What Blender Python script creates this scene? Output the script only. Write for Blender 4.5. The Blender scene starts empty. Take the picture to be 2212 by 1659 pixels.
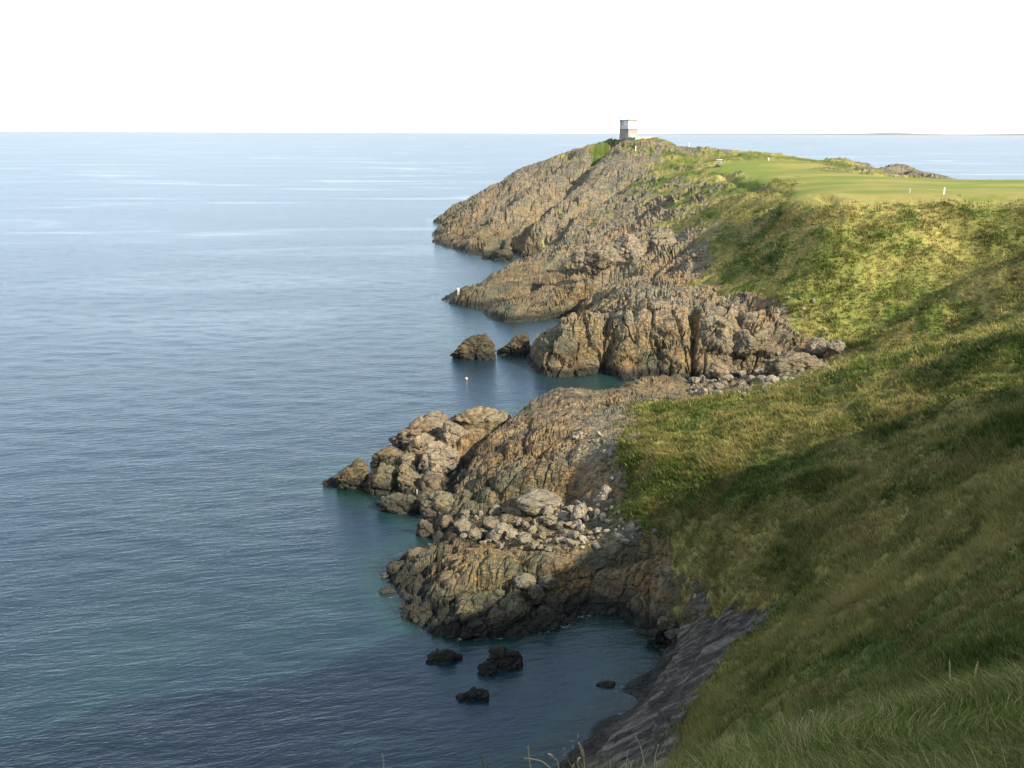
import bpy, math, random
import numpy as np
from mathutils import Matrix, Vector
R = math.radians
random.seed(7)
rng = np.random.default_rng(7)
sc = bpy.context.scene
COL = sc.collection

# ------------------------------------------------------------------ camera
H = 31.0
F = 2145.0                      # focal length in pixels of a 2212 px wide picture
PITCH, ROLL = 14.25, 0.2
cam_d = bpy.data.cameras.new('camera'); cam = bpy.data.objects.new('camera', cam_d); COL.objects.link(cam)
cam_d.sensor_width = 36.0; cam_d.lens = 36.0 * F / 2212.0
cam_d.clip_start = 0.1; cam_d.clip_end = 60000
M = Matrix.Rotation(R(90 - PITCH), 3, 'X') @ Matrix.Rotation(R(ROLL), 3, 'Z')
cam.matrix_world = Matrix.Translation((0, 0, H)) @ M.to_4x4()
sc.camera = cam
MN = np.array(M)

# ------------------------------------------------------------------ light
SUN_AZ, SUN_EL = 52.0, 33.0     # degrees right of straight behind the camera; height
to_sun = Vector((math.cos(R(SUN_EL)) * math.sin(R(SUN_AZ)), -math.cos(R(SUN_EL)) * math.cos(R(SUN_AZ)), math.sin(R(SUN_EL))))
sl = bpy.data.lights.new('sun', 'SUN'); sl.energy = 5.0; sl.angle = R(0.53); sl.color = (1.0, 0.875, 0.68)
so = bpy.data.objects.new('sun', sl); COL.objects.link(so)
so.rotation_euler = (-to_sun).to_track_quat('-Z', 'Y').to_euler()
w = bpy.data.worlds.new('World'); sc.world = w; w.use_nodes = True
wn = w.node_tree.nodes; wl = w.node_tree.links; wn.clear()
sky = wn.new('ShaderNodeTexSky'); sky.sky_type = 'NISHITA'; sky.sun_disc = False
sky.sun_elevation = R(SUN_EL); sky.sun_rotation = R(180 - SUN_AZ)
sky.air_density = 1.0; sky.dust_density = 0.6; sky.ozone_density = 2.5
# thin high cloud veil, thicker towards the horizon
tc = wn.new('ShaderNodeTexCoord'); sep = wn.new('ShaderNodeSeparateXYZ'); wl.new(tc.outputs['Generated'], sep.inputs[0])
mr = wn.new('ShaderNodeMapRange'); mr.inputs[1].default_value = 0.0; mr.inputs[2].default_value = 0.20
mr.inputs[3].default_value = 0.92; mr.inputs[4].default_value = 0.18; wl.new(sep.outputs[2], mr.inputs[0])
mp = wn.new('ShaderNodeMapping'); mp.inputs['Scale'].default_value = (1.2, 1.2, 5.0); wl.new(tc.outputs['Generated'], mp.inputs[0])
nz = wn.new('ShaderNodeTexNoise'); nz.inputs['Scale'].default_value = 2.2; nz.inputs['Detail'].default_value = 5; wl.new(mp.outputs[0], nz.inputs['Vector'])
mm = wn.new('ShaderNodeMath'); mm.operation = 'MULTIPLY_ADD'; mm.inputs[1].default_value = 0.5; mm.inputs[2].default_value = -0.22
wl.new(nz.outputs[0], mm.inputs[0])
ad = wn.new('ShaderNodeMath'); ad.operation = 'ADD'; ad.use_clamp = True; wl.new(mm.outputs[0], ad.inputs[0]); wl.new(mr.outputs[0], ad.inputs[1])
mx = wn.new('ShaderNodeMix'); mx.data_type = 'RGBA'; wl.new(ad.outputs[0], mx.inputs[0]); wl.new(sky.outputs[0], mx.inputs[6])
mx.inputs[7].default_value = (13.0, 13.6, 14.2, 1)
bg = wn.new('ShaderNodeBackground'); bg.inputs[1].default_value = 0.10; wl.new(mx.outputs[2], bg.inputs[0])
wo = wn.new('ShaderNodeOutputWorld'); wl.new(bg.outputs[0], wo.inputs[0])
sc.view_settings.view_transform = 'Standard'; sc.view_settings.look = 'None'
sc.view_settings.exposure = 0.85; sc.view_settings.gamma = 1
sc.render.engine = 'CYCLES'
sc.cycles.max_bounces = 5; sc.cycles.diffuse_bounces = 2; sc.cycles.glossy_bounces = 2
sc.cycles.transparent_max_bounces = 8; sc.cycles.caustics_reflective = False; sc.cycles.caustics_refractive = False

# ------------------------------------------------------------------ helpers
def ray(u, v):
    return MN @ np.array([(u - 1106.0) / F, -(v - 829.5) / F, -1.0])
def Zp(u, v, z, r=0.0):
    d = ray(u, v); t = (z - H) / d[2]; return (d[0] * t, d[1] * t, z, r)
def Yp(u, v, y, r=0.0):
    d = ray(u, v); t = y / d[1]; return (d[0] * t, y, H + d[2] * t, r)
def project(P):
    Q = (P - np.array([0, 0, H])) @ MN
    return 1106.0 + F * Q[:, 0] / -Q[:, 2], 829.5 - F * Q[:, 1] / -Q[:, 2], -Q[:, 2]
def tag(o, label=None, cat=None, group=None, kind=None):
    if label: o['label'] = label
    if cat: o['category'] = cat
    if group: o['group'] = group
    if kind: o['kind'] = kind
    return o
def np_mesh(name, V, Fq, mats=(), smooth=True, attrs=None):
    me = bpy.data.meshes.new(name); k = Fq.shape[1]
    me.vertices.add(len(V)); me.vertices.foreach_set('co', V.astype(np.float32).ravel())
    me.loops.add(Fq.size); me.loops.foreach_set('vertex_index', Fq.astype(np.int32).ravel())
    me.polygons.add(len(Fq)); me.polygons.foreach_set('loop_start', np.arange(0, Fq.size, k, dtype=np.int32))
    me.update(calc_edges=True)
    if smooth is not False: me.polygons.foreach_set('use_smooth', np.ones(len(Fq), bool) if smooth is True else smooth)
    for an, av in (attrs or {}).items():
        if av.ndim == 1:
            a = me.attributes.new(an, 'FLOAT', 'POINT'); a.data.foreach_set('value', av.astype(np.float32))
        else:
            a = me.attributes.new(an, 'FLOAT_COLOR', 'POINT')
            a.data.foreach_set('color', np.concatenate([av, np.ones((len(av), 1))], 1).astype(np.float32).ravel())
    for m in mats: me.materials.append(m)
    return me
def obj(name, me, parent=None):
    o = bpy.data.objects.new(name, me); COL.objects.link(o)
    if parent: o.parent = parent
    return o

# ---- noise in numpy
_perm = rng.permutation(4096).astype(np.int64); _perm = np.concatenate([_perm, _perm])
def _h(i, j, k): return _perm[(_perm[(_perm[i & 4095] + j) & 4095] + k) & 4095]
_g = rng.normal(size=(4096, 3)); _g /= np.linalg.norm(_g, axis=1)[:, None]; _g = _g.astype(np.float32) * 1.6
_rp = rng.random((4096, 3)).astype(np.float32)
def perlin(x, y, z):
    xi, yi, zi = (np.floor(q).astype(np.int64) for q in (x, y, z))
    xf, yf, zf = (x - xi).astype(np.float32), (y - yi).astype(np.float32), (z - zi).astype(np.float32)
    u, v, w_ = (q * q * q * (q * (q * 6 - 15) + 10) for q in (xf, yf, zf))
    out = 0
    for a in (0, 1):
        for b in (0, 1):
            for c in (0, 1):
                g = _g[_h(xi + a, yi + b, zi + c)]
                d = g[:, 0] * (xf - a) + g[:, 1] * (yf - b) + g[:, 2] * (zf - c)
                out = out + d * (u if a else 1 - u) * (v if b else 1 - v) * (w_ if c else 1 - w_)
    return out
def fbm(x, y, z, o=4, g=0.5):
    s = 0; a = 1.0
    for i in range(o):
        s = s + a * perlin(x + 17.3 * i, y - 9.1 * i, z + 5.7 * i); x = x * 2.03; y = y * 2.03; z = z * 2.03; a *= g
    return s
def ridged(x, y, z, o=3):
    s = 0; a = 1.0
    for i in range(o):
        s = s + a * (1 - 2 * np.abs(perlin(x + 31 * i, y, z))); x = x * 2.1; y = y * 2.1; z = z * 2.1; a *= 0.5
    return s
def worley(x, y, z):
    xi, yi, zi = (np.floor(q).astype(np.int64) for q in (x, y, z))
    f1 = np.full(len(x), 9.0, np.float32); f2 = f1.copy(); cid = np.zeros(len(x), np.int64)
    for a in (-1, 0, 1):
        for b in (-1, 0, 1):
            for c in (-1, 0, 1):
                h = _h(xi + a, yi + b, zi + c); p = _rp[h]
                d = (xi + a + p[:, 0] - x) ** 2 + (yi + b + p[:, 1] - y) ** 2 + (zi + c + p[:, 2] - z) ** 2
                n = d < f1
                f2 = np.where(n, f1, np.minimum(f2, d)); f1 = np.where(n, d, f1); cid = np.where(n, h, cid)
    return np.sqrt(f1), np.sqrt(f2), _rp[cid]
def sstep(a, b, x):
    t = np.clip((x - a) / (b - a), 0, 1); return t * t * (3 - 2 * t)

# ------------------------------------------------------------------ relief: surveyed points
PTS = []
def dens(lst, step=3.0):
    out = []
    for p, q in zip(lst[:-1], lst[1:]):
        p, q = np.array(p, float), np.array(q, float)
        n = max(1, int(np.hypot(*(q - p)[:2]) / step))
        for i in range(n): out.append(p + (q - p) * i / n)
    out.append(np.array(lst[-1], float)); return out
def line(lst, step=5.0): PTS.extend(dens(lst, step))
def coast(lst, step=4.0, off=3.5, deep=-2.6, side=1):
    D = dens(lst, step); PTS.extend(D)
    for i in range(len(D)):
        a, b = D[max(0, i - 1)], D[min(len(D) - 1, i + 1)]
        t = (b - a)[:2]; t /= np.hypot(*t) + 1e-9
        n = np.array([t[1], -t[0]]) * side
        PTS.append(np.array([D[i][0] + n[0] * off, D[i][1] + n[1] * off, deep, 1.0]))
def W(x, y, z, r=0.0): return (x, y, z, r)
def pts(*l):
    for p in l: PTS.append(np.array(p, float))

# headland with the lookout ------------------------------------------------
coast([Zp(942,474,0,1), Zp(947,496,0,1), Zp(939,517,0,1), Zp(944,527,0,1), Zp(992,541,0,1), Zp(1041,551,0,1), Zp(1071,559,0,1), Zp(1123,563,0,1), Zp(1150,562,0,1)], step=7, off=5)
line([Zp(942,473,.3,1), Yp(1000,440,366,1), Yp(1080,406,362,1), Yp(1151,368,355,1), Yp(1211,335,347,.7), Yp(1266,313,340,.2), Yp(1315,300,334,-.3), Yp(1345,298,331,-.3), Yp(1400,299,327,0), Yp(1433,299,325,.5), Yp(1469,318,320,.2)], 8)
line([W(-27,372,-1,1), W(-10,382,-1,1), W(10,380,-1,1), W(35,368,0,1), W(60,356,2,1), W(90,350,2,1), W(130,345,2,1)], 12)
line([W(-30,392,-6,1), W(20,398,-6,1), W(70,382,-6,1), W(140,370,-6,1), W(180,300,-6,1), W(170,250,-6,1), W(190,215,-6,1), W(320,190,-6,1)], 20)
line([Yp(1290,335,325,.9), Yp(1230,402,304,1), Yp(1180,446,288,1), Yp(1130,508,263,1), Zp(1092,552,.2,1)], 8)      # gully
line([Yp(1190,390,322,1), Yp(1130,430,308,1), Yp(1070,478,292,1), Yp(1010,515,281,1)], 8)
line([Yp(1240,360,325,1), Yp(1170,410,305,1), Yp(1110,470,287,1), Yp(1060,520,268,1)], 8)
line([Yp(1280,370,304,1), Yp(1230,425,286,1), Yp(1180,466,272,1), Yp(1150,520,258,1)], 8)
pts(Yp(1300,400,290,1), Yp(1250,440,276,1), Yp(1200,500,256,1), Yp(1300,470,252,.6), Yp(1400,400,275,-.25), Yp(1400,350,300,.3),
    Yp(1350,330,312,.7), Yp(1450,350,296,-.1), Yp(1500,345,296,-.3), Zp(1553,361,22.2,-1), Yp(1560,320,310,.9), Yp(1600,333,315,-.2),
    Yp(1520,322,318,.2), Yp(1350,430,262,.25), Yp(1450,400,262,-.25), Yp(1500,400,256,-.3), Yp(1350,380,290,.6))
# plateau / fairway
line([Yp(1600,333,316,-.5), Yp(1660,346,320,-1), Yp(1750,353,318,-1)], 14)
line([Yp(1765,350,306,-.6), Yp(1790,342,306,.1), Yp(1820,339,305,.1), Yp(1860,350,300,.6), Yp(1892,370,262,.5)], 7)
line([Yp(1905,367,256,.7), Yp(1930,358,255,.9), Yp(1955,357,254,.9), Yp(1985,370,248,.9), Yp(2012,383,236,.6)], 6)
pts(Zp(1820,360,21.5,-1), Zp(1870,372,21,-1), Zp(1950,384,21,-.7), Yp(2080,388,222,-1), Yp(2150,390,218,-1), Yp(2212,391,215,-1), Yp(2400,392,214,-1))
line([W(75,335,12,1), W(105,330,8,1), W(122,290,8,1), W(118,262,8,1), W(128,240,8,1), W(150,232,8,.5), W(230,228,8,.5)], 12)
for u, v in ((1700,368),(1700,385),(1620,372),(1800,380),(1800,400),(1900,385),(1900,402),(2000,395),(2100,400),(2100,412),(2200,405),(1600,352),(2400,410)):
    pts(Zp(u, v, 21.6, -1))
line([Zp(1750,422,21.7,-1), Zp(1850,418,21.8,-1), Zp(1950,417,21.9,-1), Zp(2037,419,21.8,-1), Zp(2120,424,21.7,-1), Zp(2260,430,21.6,-1)], 6)
line([Zp(1720,428,21.3,-.9), Yp(1690,440,157,-.8), Yp(1640,460,165,-.7), Yp(1600,480,174,-.6), Yp(1540,510,178,-.4), Yp(1510,530,180,.1)], 5)
pts(Yp(1600,440,194,-.6), Yp(1550,450,204,-.6), Yp(1500,480,206,-.4), Yp(1450,440,235,-.1), Yp(1600,400,226,-.8), Yp(1550,375,246,-.7), Zp(1640,385,21.4,-1),
    Yp(1640,410,204,-.6), Yp(1690,415,182,-.8), Yp(1420,470,232,.3), Yp(1550,410,228,-.3))
# the bowl
for a in ((1900,436,152),(2050,436,150),(2212,446,148),(1750,470,148),(1800,500,139),(1900,500,140),(2000,500,142),(2100,500,144),(2212,500,145),
          (1700,550,143),(1800,600,134),(1900,600,136),(2000,600,135),(2100,560,142),(2212,535,142),(1700,640,133),(1800,680,131),(1950,660,131),
          (1650,600,143),(1560,560,160),(1560,630,144),(1620,540,155),(1700,480,152),(1850,710,130),(2050,625,132)):
    pts(Yp(*a, -1 if a[0] > 1600 else -.4))
pts(Zp(1850,738,4.6,-.7), Zp(1800,735,4.8,-.2))
# middle headland (angler)
coast([Zp(958,644,0,1), Zp(975,653,0,1), Zp(1000,658,0,1), Zp(1030,663,0,1), Zp(1056,673,0,1), Zp(1063,684,0,1), Zp(1085,691,0,1), Zp(1110,695,0,1), Zp(1150,692,0,1), Zp(1180,690,0,1), Zp(1212,686,0,1), W(10.5,163,0,1)], step=4, off=3)
coast([Zp(958,643,0,1), W(-7,201,0,1), W(0,216,0,1), W(5,234,0,1), W(8,248,0,1)], side=-1, step=5)
line([Zp(959,643,.3,1), Yp(1000,620,195,1), Yp(1060,591,202,1), Yp(1130,564,213,1), Yp(1200,531,224,1), Yp(1270,506,228,1), Yp(1350,491,234,.9), Yp(1420,482,236,.5)], 5)
line([Yp(1000,645,189,1), Yp(1060,625,190,1), Yp(1130,605,194,1), Yp(1200,575,203,1), Yp(1260,550,208,1)], 6)
line([Yp(1085,665,177,1), Yp(1140,645,178,1), Yp(1190,625,183,1), Yp(1235,612,184,1)], 5)
pts(Yp(1150,660,174,1), Yp(1190,655,173,1), Yp(1230,650,172,1), Yp(1250,668,163,1), Yp(1290,640,160,1), Yp(1330,620,165,1), Yp(1350,525,214,.9), Yp(1400,520,207,.8), Yp(1450,520,205,.4),
    Yp(1400,560,188,.8), Yp(1450,600,168,.8), Yp(1400,640,148,1), Yp(1500,600,158,.2), Yp(1500,640,147,.8), Yp(1500,545,176,.1), Yp(1300,600,172,1), Yp(1300,655,144,1), Yp(1300,560,196,1), Yp(1280,575,195,1))
# cliff above the green inlet
coast([W(10,158,0,1), W(7.5,150,0,1), W(5.5,142,0,1), Zp(1150,752,0,1), Zp(1160,788,0,1), Zp(1168,802,0,1), Zp(1190,810,0,1), Zp(1230,813,0,1), Zp(1290,806,0,1), Zp(1305,802,0,1), Zp(1350,820,0,1), Zp(1400,825,0,1), Zp(1440,818,0,1)], step=2.5, off=2.5, deep=-2.2)
line([Zp(1150,752,.3,1), Yp(1180,724,131,1), Yp(1210,706,131,1), Yp(1240,691,131,1), Yp(1290,681,132,1), Yp(1340,678,130.5,1), Yp(1400,675,130,1), Yp(1440,683,129,1), Yp(1490,674,130,1)], 2.5)
line([Yp(1200,750,128.4,1), Yp(1240,738,128.6,1), Yp(1290,730,130,1), Yp(1350,735,127.6,1), Yp(1400,735,127.2,1), Yp(1450,740,126.6,1)], 3)
line([Yp(1490,672,131,1), Yp(1540,680,129.5,1), Yp(1600,672,131,1), Yp(1650,668,134,1), Yp(1680,690,131,.8), Yp(1700,720,129,.6)], 3)
line([Zp(1480,812,.5,1), Zp(1510,812,.8,1), Zp(1560,806,1,1), Zp(1620,796,1.6,1), Zp(1680,775,2.6,1), Zp(1740,765,3.2,.8)], 3)
line([Yp(1500,740,127,1), Yp(1560,735,127.5,1), Yp(1620,735,126.5,1), Yp(1670,740,126,1)], 3)
# beach of boulders at the gully's foot
pts(Zp(1550,840,1.5,1), Zp(1650,820,2.2,1), Zp(1750,792,3,.8), Zp(1850,757,4.2,0), Zp(1500,868,2.2,1), Zp(1600,845,2,1), Zp(1480,840,1.3,1), Zp(1700,830,2.8,.5))
# near spur: crest from the slab up to the right edge
coast([W(-1.5,103.5,0,1), W(3,108.5,0,1), W(7,111,0,1), W(10.5,115.5,0,1), W(14.5,119.5,0,1), Zp(1440,822,0,1)], side=-1, step=3, off=2.2, deep=-2)
line([Zp(1110,905,2.4,1), Zp(1130,882,3,1), Zp(1160,862,3.6,1), Zp(1190,846,4.1,1), Zp(1230,842,4.6,1), Zp(1270,850,4.2,1), Zp(1330,838,2.6,1), Zp(1400,826,2,1), Zp(1455,816,1.4,1)], 3)
line([Zp(1340,866,5,.3), Zp(1420,876,5.4,-.1), Zp(1500,872,6,-.6), Zp(1600,860,7.6,-1), Zp(1700,836,9.5,-1), Zp(1800,812,11,-1), Zp(1900,790,12.5,-1), Zp(2000,766,14.3,-1), Zp(2100,740,16,-1), Zp(2212,710,18,-1), Zp(2420,655,18.3,-1)], 4)
# second spur behind it
line([Yp(1880,742,122,-.7), Yp(1905,716,120,-1), Yp(1950,697,119,-1), Yp(2020,650,119,-1), Yp(2100,606,124,-1), Yp(2212,561,122,-1), Yp(2420,480,118,-1)], 6)
line([Zp(1870,762,4.8,-.4), Zp(1950,742,5.2,-1), Zp(2050,715,8,-1), Zp(2150,690,10.5,-1), Zp(2240,668,12.5,-1), Zp(2420,620,15.5,-1)], 6)
line([Zp(1820,785,5,-.6), Zp(1960,758,6,-1), Zp(2100,722,10.4,-1), Zp(2260,680,13.6,-1)], 6)
# slab headland, boulder bay
coast([W(-1.5,103.5,0,1), Zp(1080,893,0,1), Zp(1010,905,0,1), Zp(950,935,0,1), Zp(880,962,0,1), Zp(850,990,0,1), Zp(790,1025,0,1), Zp(745,1048,0,1), Zp(790,1062,0,1), Zp(850,1072,0,1), Zp(880,1095,0,1), Zp(912,1112,0,1), Zp(945,1150,0,1), Zp(955,1172,0,1), Zp(900,1192,0,1), Zp(838,1225,0,1), Zp(858,1250,0,1), Zp(866,1282,0,1), Zp(890,1312,0,1), Zp(930,1338,0,1), Zp(975,1350,0,1), Zp(1060,1350,0,1), Zp(1156,1341,0,1), Zp(1220,1328,0,1), Zp(1290,1322,0,1), Zp(1340,1330,0,1), Zp(1375,1342,0,1), Zp(1394,1374,0,1), Zp(1447,1408,0,1), Zp(1427,1432,0,1), Zp(1369,1481,0,1), Zp(1332,1534,0,1), Zp(1295,1567,0,1), Zp(1275,1596,0,1), Zp(1238,1629,0,1), Zp(1190,1670,0,1), Zp(1100,1720,0,1)], side=1, step=2.2, off=2.0, deep=-1.8)
pts(Zp(1000,1100,.9,1), Zp(955,1050,.7,1), Zp(1000,1000,1.8,1), Zp(1050,940,2.7,1), Zp(1100,960,3.3,1), Zp(1200,960,4.7,1), Zp(1100,1050,3,1), Zp(1200,1040,4,1), Zp(1290,1000,5.5,.6),
    Zp(1300,1050,4.6,.5), Zp(1280,920,5.5,.5), Zp(1380,905,5.8,.0), Zp(1300,872,5,.5), Zp(1150,1090,2.2,1), Zp(900,1000,.8,1), Zp(850,1030,.8,1), Zp(930,1080,.5,1), Zp(1240,1070,3,1), Zp(1200,900,4.4,1), Zp(1360,950,6.3,.2))
# lower platform
pts(Zp(880,1230,.8,1), Zp(950,1200,1.3,1), Zp(1000,1250,2,1), Zp(930,1290,1.5,1), Zp(1000,1310,1.6,1), Zp(1100,1200,2.2,1), Zp(1100,1300,1.9,1), Zp(1200,1290,2,1), Zp(1200,1230,2.8,1), Zp(1300,1190,3.1,1),
    Zp(1300,1260,2.2,1), Zp(1400,1195,3.4,.9), Zp(1455,1180,4,.3), Zp(1360,1290,1.1,1), Zp(1410,1300,1.4,1), Zp(1440,1230,3.3,.9), Zp(1480,1200,4.2,.3), Zp(1050,1130,1.4,1), Zp(1200,1130,2,1), Zp(1350,1115,3.4,.7), Zp(1000,1165,.9,1), Zp(1300,1150,2.7,1), Zp(1060,1335,.9,1), Zp(1150,1325,1,1))
line([Zp(885,1296,1,1), Zp(930,1324,1.1,1), Zp(980,1336,1.1,1), Zp(1060,1336,1.1,1), Zp(1150,1326,1.1,1), Zp(1220,1312,1,1)], 2.5)
# grass slopes in shade, gully rocks, near cliff
pts(Zp(1450,920,7.2,-.8), Zp(1400,1000,7,-.8), Zp(1330,1000,6.2,-.1), Zp(1400,1060,6,-.9), Zp(1340,1075,5,-.1), Zp(1500,1000,7.7,-1), Zp(1600,950,8.8,-1), Zp(1500,1100,6.4,-1), Zp(1600,1100,8,-1), Zp(1600,1200,5.8,-1),
    Zp(1420,1130,4.6,-.7), Zp(1500,1160,5,-1), Zp(1700,1000,9.2,-1), Zp(1700,1100,8.8,-1), Zp(1700,1200,8,-1), Zp(1650,1280,6.4,-.9), Zp(1750,1270,8.4,-.4), Zp(1500,1235,4.2,-.1), Zp(1560,1290,4.8,-.3), Zp(1540,1240,5,-.7),
    Zp(1600,1310,5.2,.5), Zp(1480,1290,2.6,.7), Zp(1430,1335,1,1), Zp(1500,1335,2.6,1), Zp(1470,1385,1.3,1), Zp(1540,1370,3.6,1), Zp(1600,1350,5.4,.8), Zp(1660,1320,6.6,.3), Zp(1720,1305,8,-.2),
    Zp(1470,1440,1.8,1), Zp(1540,1420,4.8,.8), Zp(1400,1500,1.4,1), Zp(1480,1480,4.4,.4), Zp(1420,1540,3.6,.9), Zp(1350,1560,1.6,1), Zp(1300,1640,1.7,1), Zp(1380,1590,3.6,1), Zp(1440,1620,6.6,.5), Zp(1500,1550,8,-.5), Zp(1420,1680,8.5,.3), Zp(1320,1700,4,1), Zp(1200,1730,2,1),
    Zp(1800,900,11,-1), Zp(1800,1000,10.6,-1), Zp(1800,1150,10,-1), Zp(1900,900,12.4,-1), Zp(1900,1000,12,-1), Zp(1900,1100,12,-1), Zp(1900,1200,12.2,-1), Zp(1900,1300,13.4,-1), Zp(1900,1400,16.2,-1), Zp(1900,1480,20,-1),
    Zp(1700,1350,9.2,-.7), Zp(1700,1420,11.6,-1), Zp(1700,1500,15.4,-1), Zp(1700,1560,19.6,-1), Zp(1600,1450,8.8,-.9), Zp(1600,1560,14,-1), Zp(1550,1500,8.6,-.9), Zp(1550,1600,13.2,-1), Zp(1500,1650,13.6,-1), Zp(1800,1300,10.8,-1), Zp(1800,1400,13.4,-1), Zp(1800,1500,18,-1),
    Zp(2100,800,15.4,-1), Zp(2100,900,15.2,-1), Zp(2100,1000,15.6,-1), Zp(2100,1100,16.4,-1), Zp(2100,1200,17.5,-1), Zp(2100,1300,19.2,-1), Zp(2100,1380,22,-1), Zp(2000,950,13.6,-1), Zp(2000,1250,15.6,-1),
    Zp(2212,760,16.9,-1), Zp(2212,900,17.4,-1), Zp(2212,1050,18.6,-1), Zp(2212,1200,20.4,-1), Zp(2212,1320,22.6,-1), Zp(2500,900,20.5,-1), Zp(2500,1200,24,-1))
# brow under the camera
line([Yp(300,1950,2.7,-1), Yp(700,1880,2.7,-1), Yp(1100,1790,2.8,-1), Yp(1300,1745,2.9,-1), Yp(1500,1685,3.0,-1), Yp(1700,1606,3.2,-1), Yp(1900,1528,3.4,-1), Yp(2212,1452,3.6,-1), Yp(2500,1395,3.6,-1)], .7)
line([Yp(300,2000,1.2,-1), Yp(1106,2300,1.2,-1), Yp(1900,2150,1.2,-1), Yp(2500,1950,1.2,-1)], .8)
pts(W(0,0,29.4,-1), W(2,0,29.6,-1), W(-2,0,29.2,-1), W(0,-3,29.6,-1), W(-3,3,28,-1), W(-5,0,28,-1),
    W(0,6,25.3,-1), W(2.5,7,25,-1), W(-3,7,24,-.8), W(0,12,20,-.5), W(3,12,20.3,-.8), W(-4,13,17.5,.2), W(0,20,13,.3), W(4,20,14.5,-.3), W(0,30,6,1), W(4,28,9.5,.3), W(-4,25,6,1), W(-8,20,8,1), W(-12,10,12,1), W(-16,4,8,1),
    W(-3,37,0,1), W(-9,34,0,1), W(-15,28,0,1), W(-20,18,0,1), W(-26,6,0,1), W(-30,-8,0,1), W(-38,-30,0,1), W(-8,40,-3,1), W(-20,34,-4,1), W(-34,10,-5,1), W(-50,-30,-6,1))
# hill behind and to the right of the camera (off frame): it throws the big shadow
pts(W(0,-10,31.5,-1), W(0,-40,36,-1), W(0,-120,38,-1), W(-22,-20,24,-1), W(-20,-60,27,-1), W(-60,-120,0,1),
    W(8,-7,37,-1), W(15,-9,45,-1), W(26,-18,47,-1), W(13,4,31.5,-1), W(14,12,27,-1), W(22,0,42,-1), W(23,7,40.6,-1), W(24,14,37.4,-1), W(20,24,23,-1), W(30.5,25.7,32.2,-1), W(35.3,31,31,-1), W(43,42,31.9,-1), W(46,45,30.6,-1), W(52,48,28,-1), W(36,50,17.5,-1), W(35,60,17,-1), W(39,55,18,-1), W(28,36,21.5,-1), W(46,60,19,-1), W(58,44,29.5,-1), W(46,32,35,-1), W(40,12,35,-1), W(60,20,40,-1), W(62,62,24,-1), W(75,45,30,-1), W(60,-20,44,-1), W(100,0,42,-1), W(120,-100,45,-1), W(50,-100,45,-1), W(60,85,15.5,-1), W(67,124,18.6,-1), W(72,117,18.5,-1), W(80,110,19,-1), W(88,105,20,-1), W(95,130,22,-1),
    W(85,85,21.5,-1), W(110,60,26,-1), W(120,120,22,-1), W(170,150,22,-1), W(220,190,21,-1), W(250,100,25,-1), W(300,0,30,-1), W(300,-200,30,-1), W(100,150,22,-1), W(0,-300,35,-1))
# sea bed
for u, v, z in ((200,600,-9),(500,600,-9),(800,600,-7),(880,500,-7),(800,720,-7),(900,700,-5),(1100,730,-2.6),(1050,760,-4),(1100,830,-4),(1000,850,-5),(800,900,-5),(600,1000,-5),(700,1100,-4),(850,1150,-3),(300,1100,-7),(400,1350,-5),(700,1300,-4.5),(750,1400,-4.5),(900,1450,-3.5),(1100,1450,-3.5),(1250,1400,-2.6),(1250,1500,-2.6),(1000,1600,-4),(700,1600,-5),(200,1500,-5.5),(200,1650,-6),(1250,770,-2.5),(1300,830,-2.2),(0,450,-12),(500,450,-12),(800,450,-10)):
    d = ray(u, v); t = -H / d[2]; pts((d[0] * t, d[1] * t, z, 1))
pts(W(-300,0,-12,1), W(-300,400,-14,1), W(0,600,-14,1), W(300,500,-12,1), W(-100,500,-14,1), W(350,350,-12,1), W(-150,-200,-8,1))

PTS = np.array(PTS)
# drop near-duplicates
keep = []
for i, p in enumerate(PTS):
    if all(np.hypot(*(PTS[j][:2] - p[:2])) > 0.35 for j in keep): keep.append(i)
PTS = PTS[keep]
def kern(d2): return np.sqrt(d2 + 0.8)
A = kern((PTS[:, None, 0] - PTS[None, :, 0]) ** 2 + (PTS[:, None, 1] - PTS[None, :, 1]) ** 2)
n_ = len(PTS)
B = np.zeros((n_ + 1, n_ + 1)); B[:n_, :n_] = A - np.eye(n_) * 0.25; B[n_, :n_] = 1; B[:n_, n_] = 1   # slight smoothing
rhs = np.zeros((n_ + 1, 2)); rhs[:n_, 0] = PTS[:, 2]; rhs[:n_, 1] = PTS[:, 3]
WGT = np.linalg.solve(B, rhs).astype(np.float32)
def rbf(x, y):
    x = x.ravel().astype(np.float32); y = y.ravel().astype(np.float32); out = np.empty((len(x), 2), np.float32)
    px, py = PTS[:, 0].astype(np.float32), PTS[:, 1].astype(np.float32)
    for s in range(0, len(x), 20000):
        k = kern((x[s:s + 20000, None] - px) ** 2 + (y[s:s + 20000, None] - py) ** 2).astype(np.float32)
        out[s:s + 20000] = k @ WGT[:n_] + WGT[n_]
    return out
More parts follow.
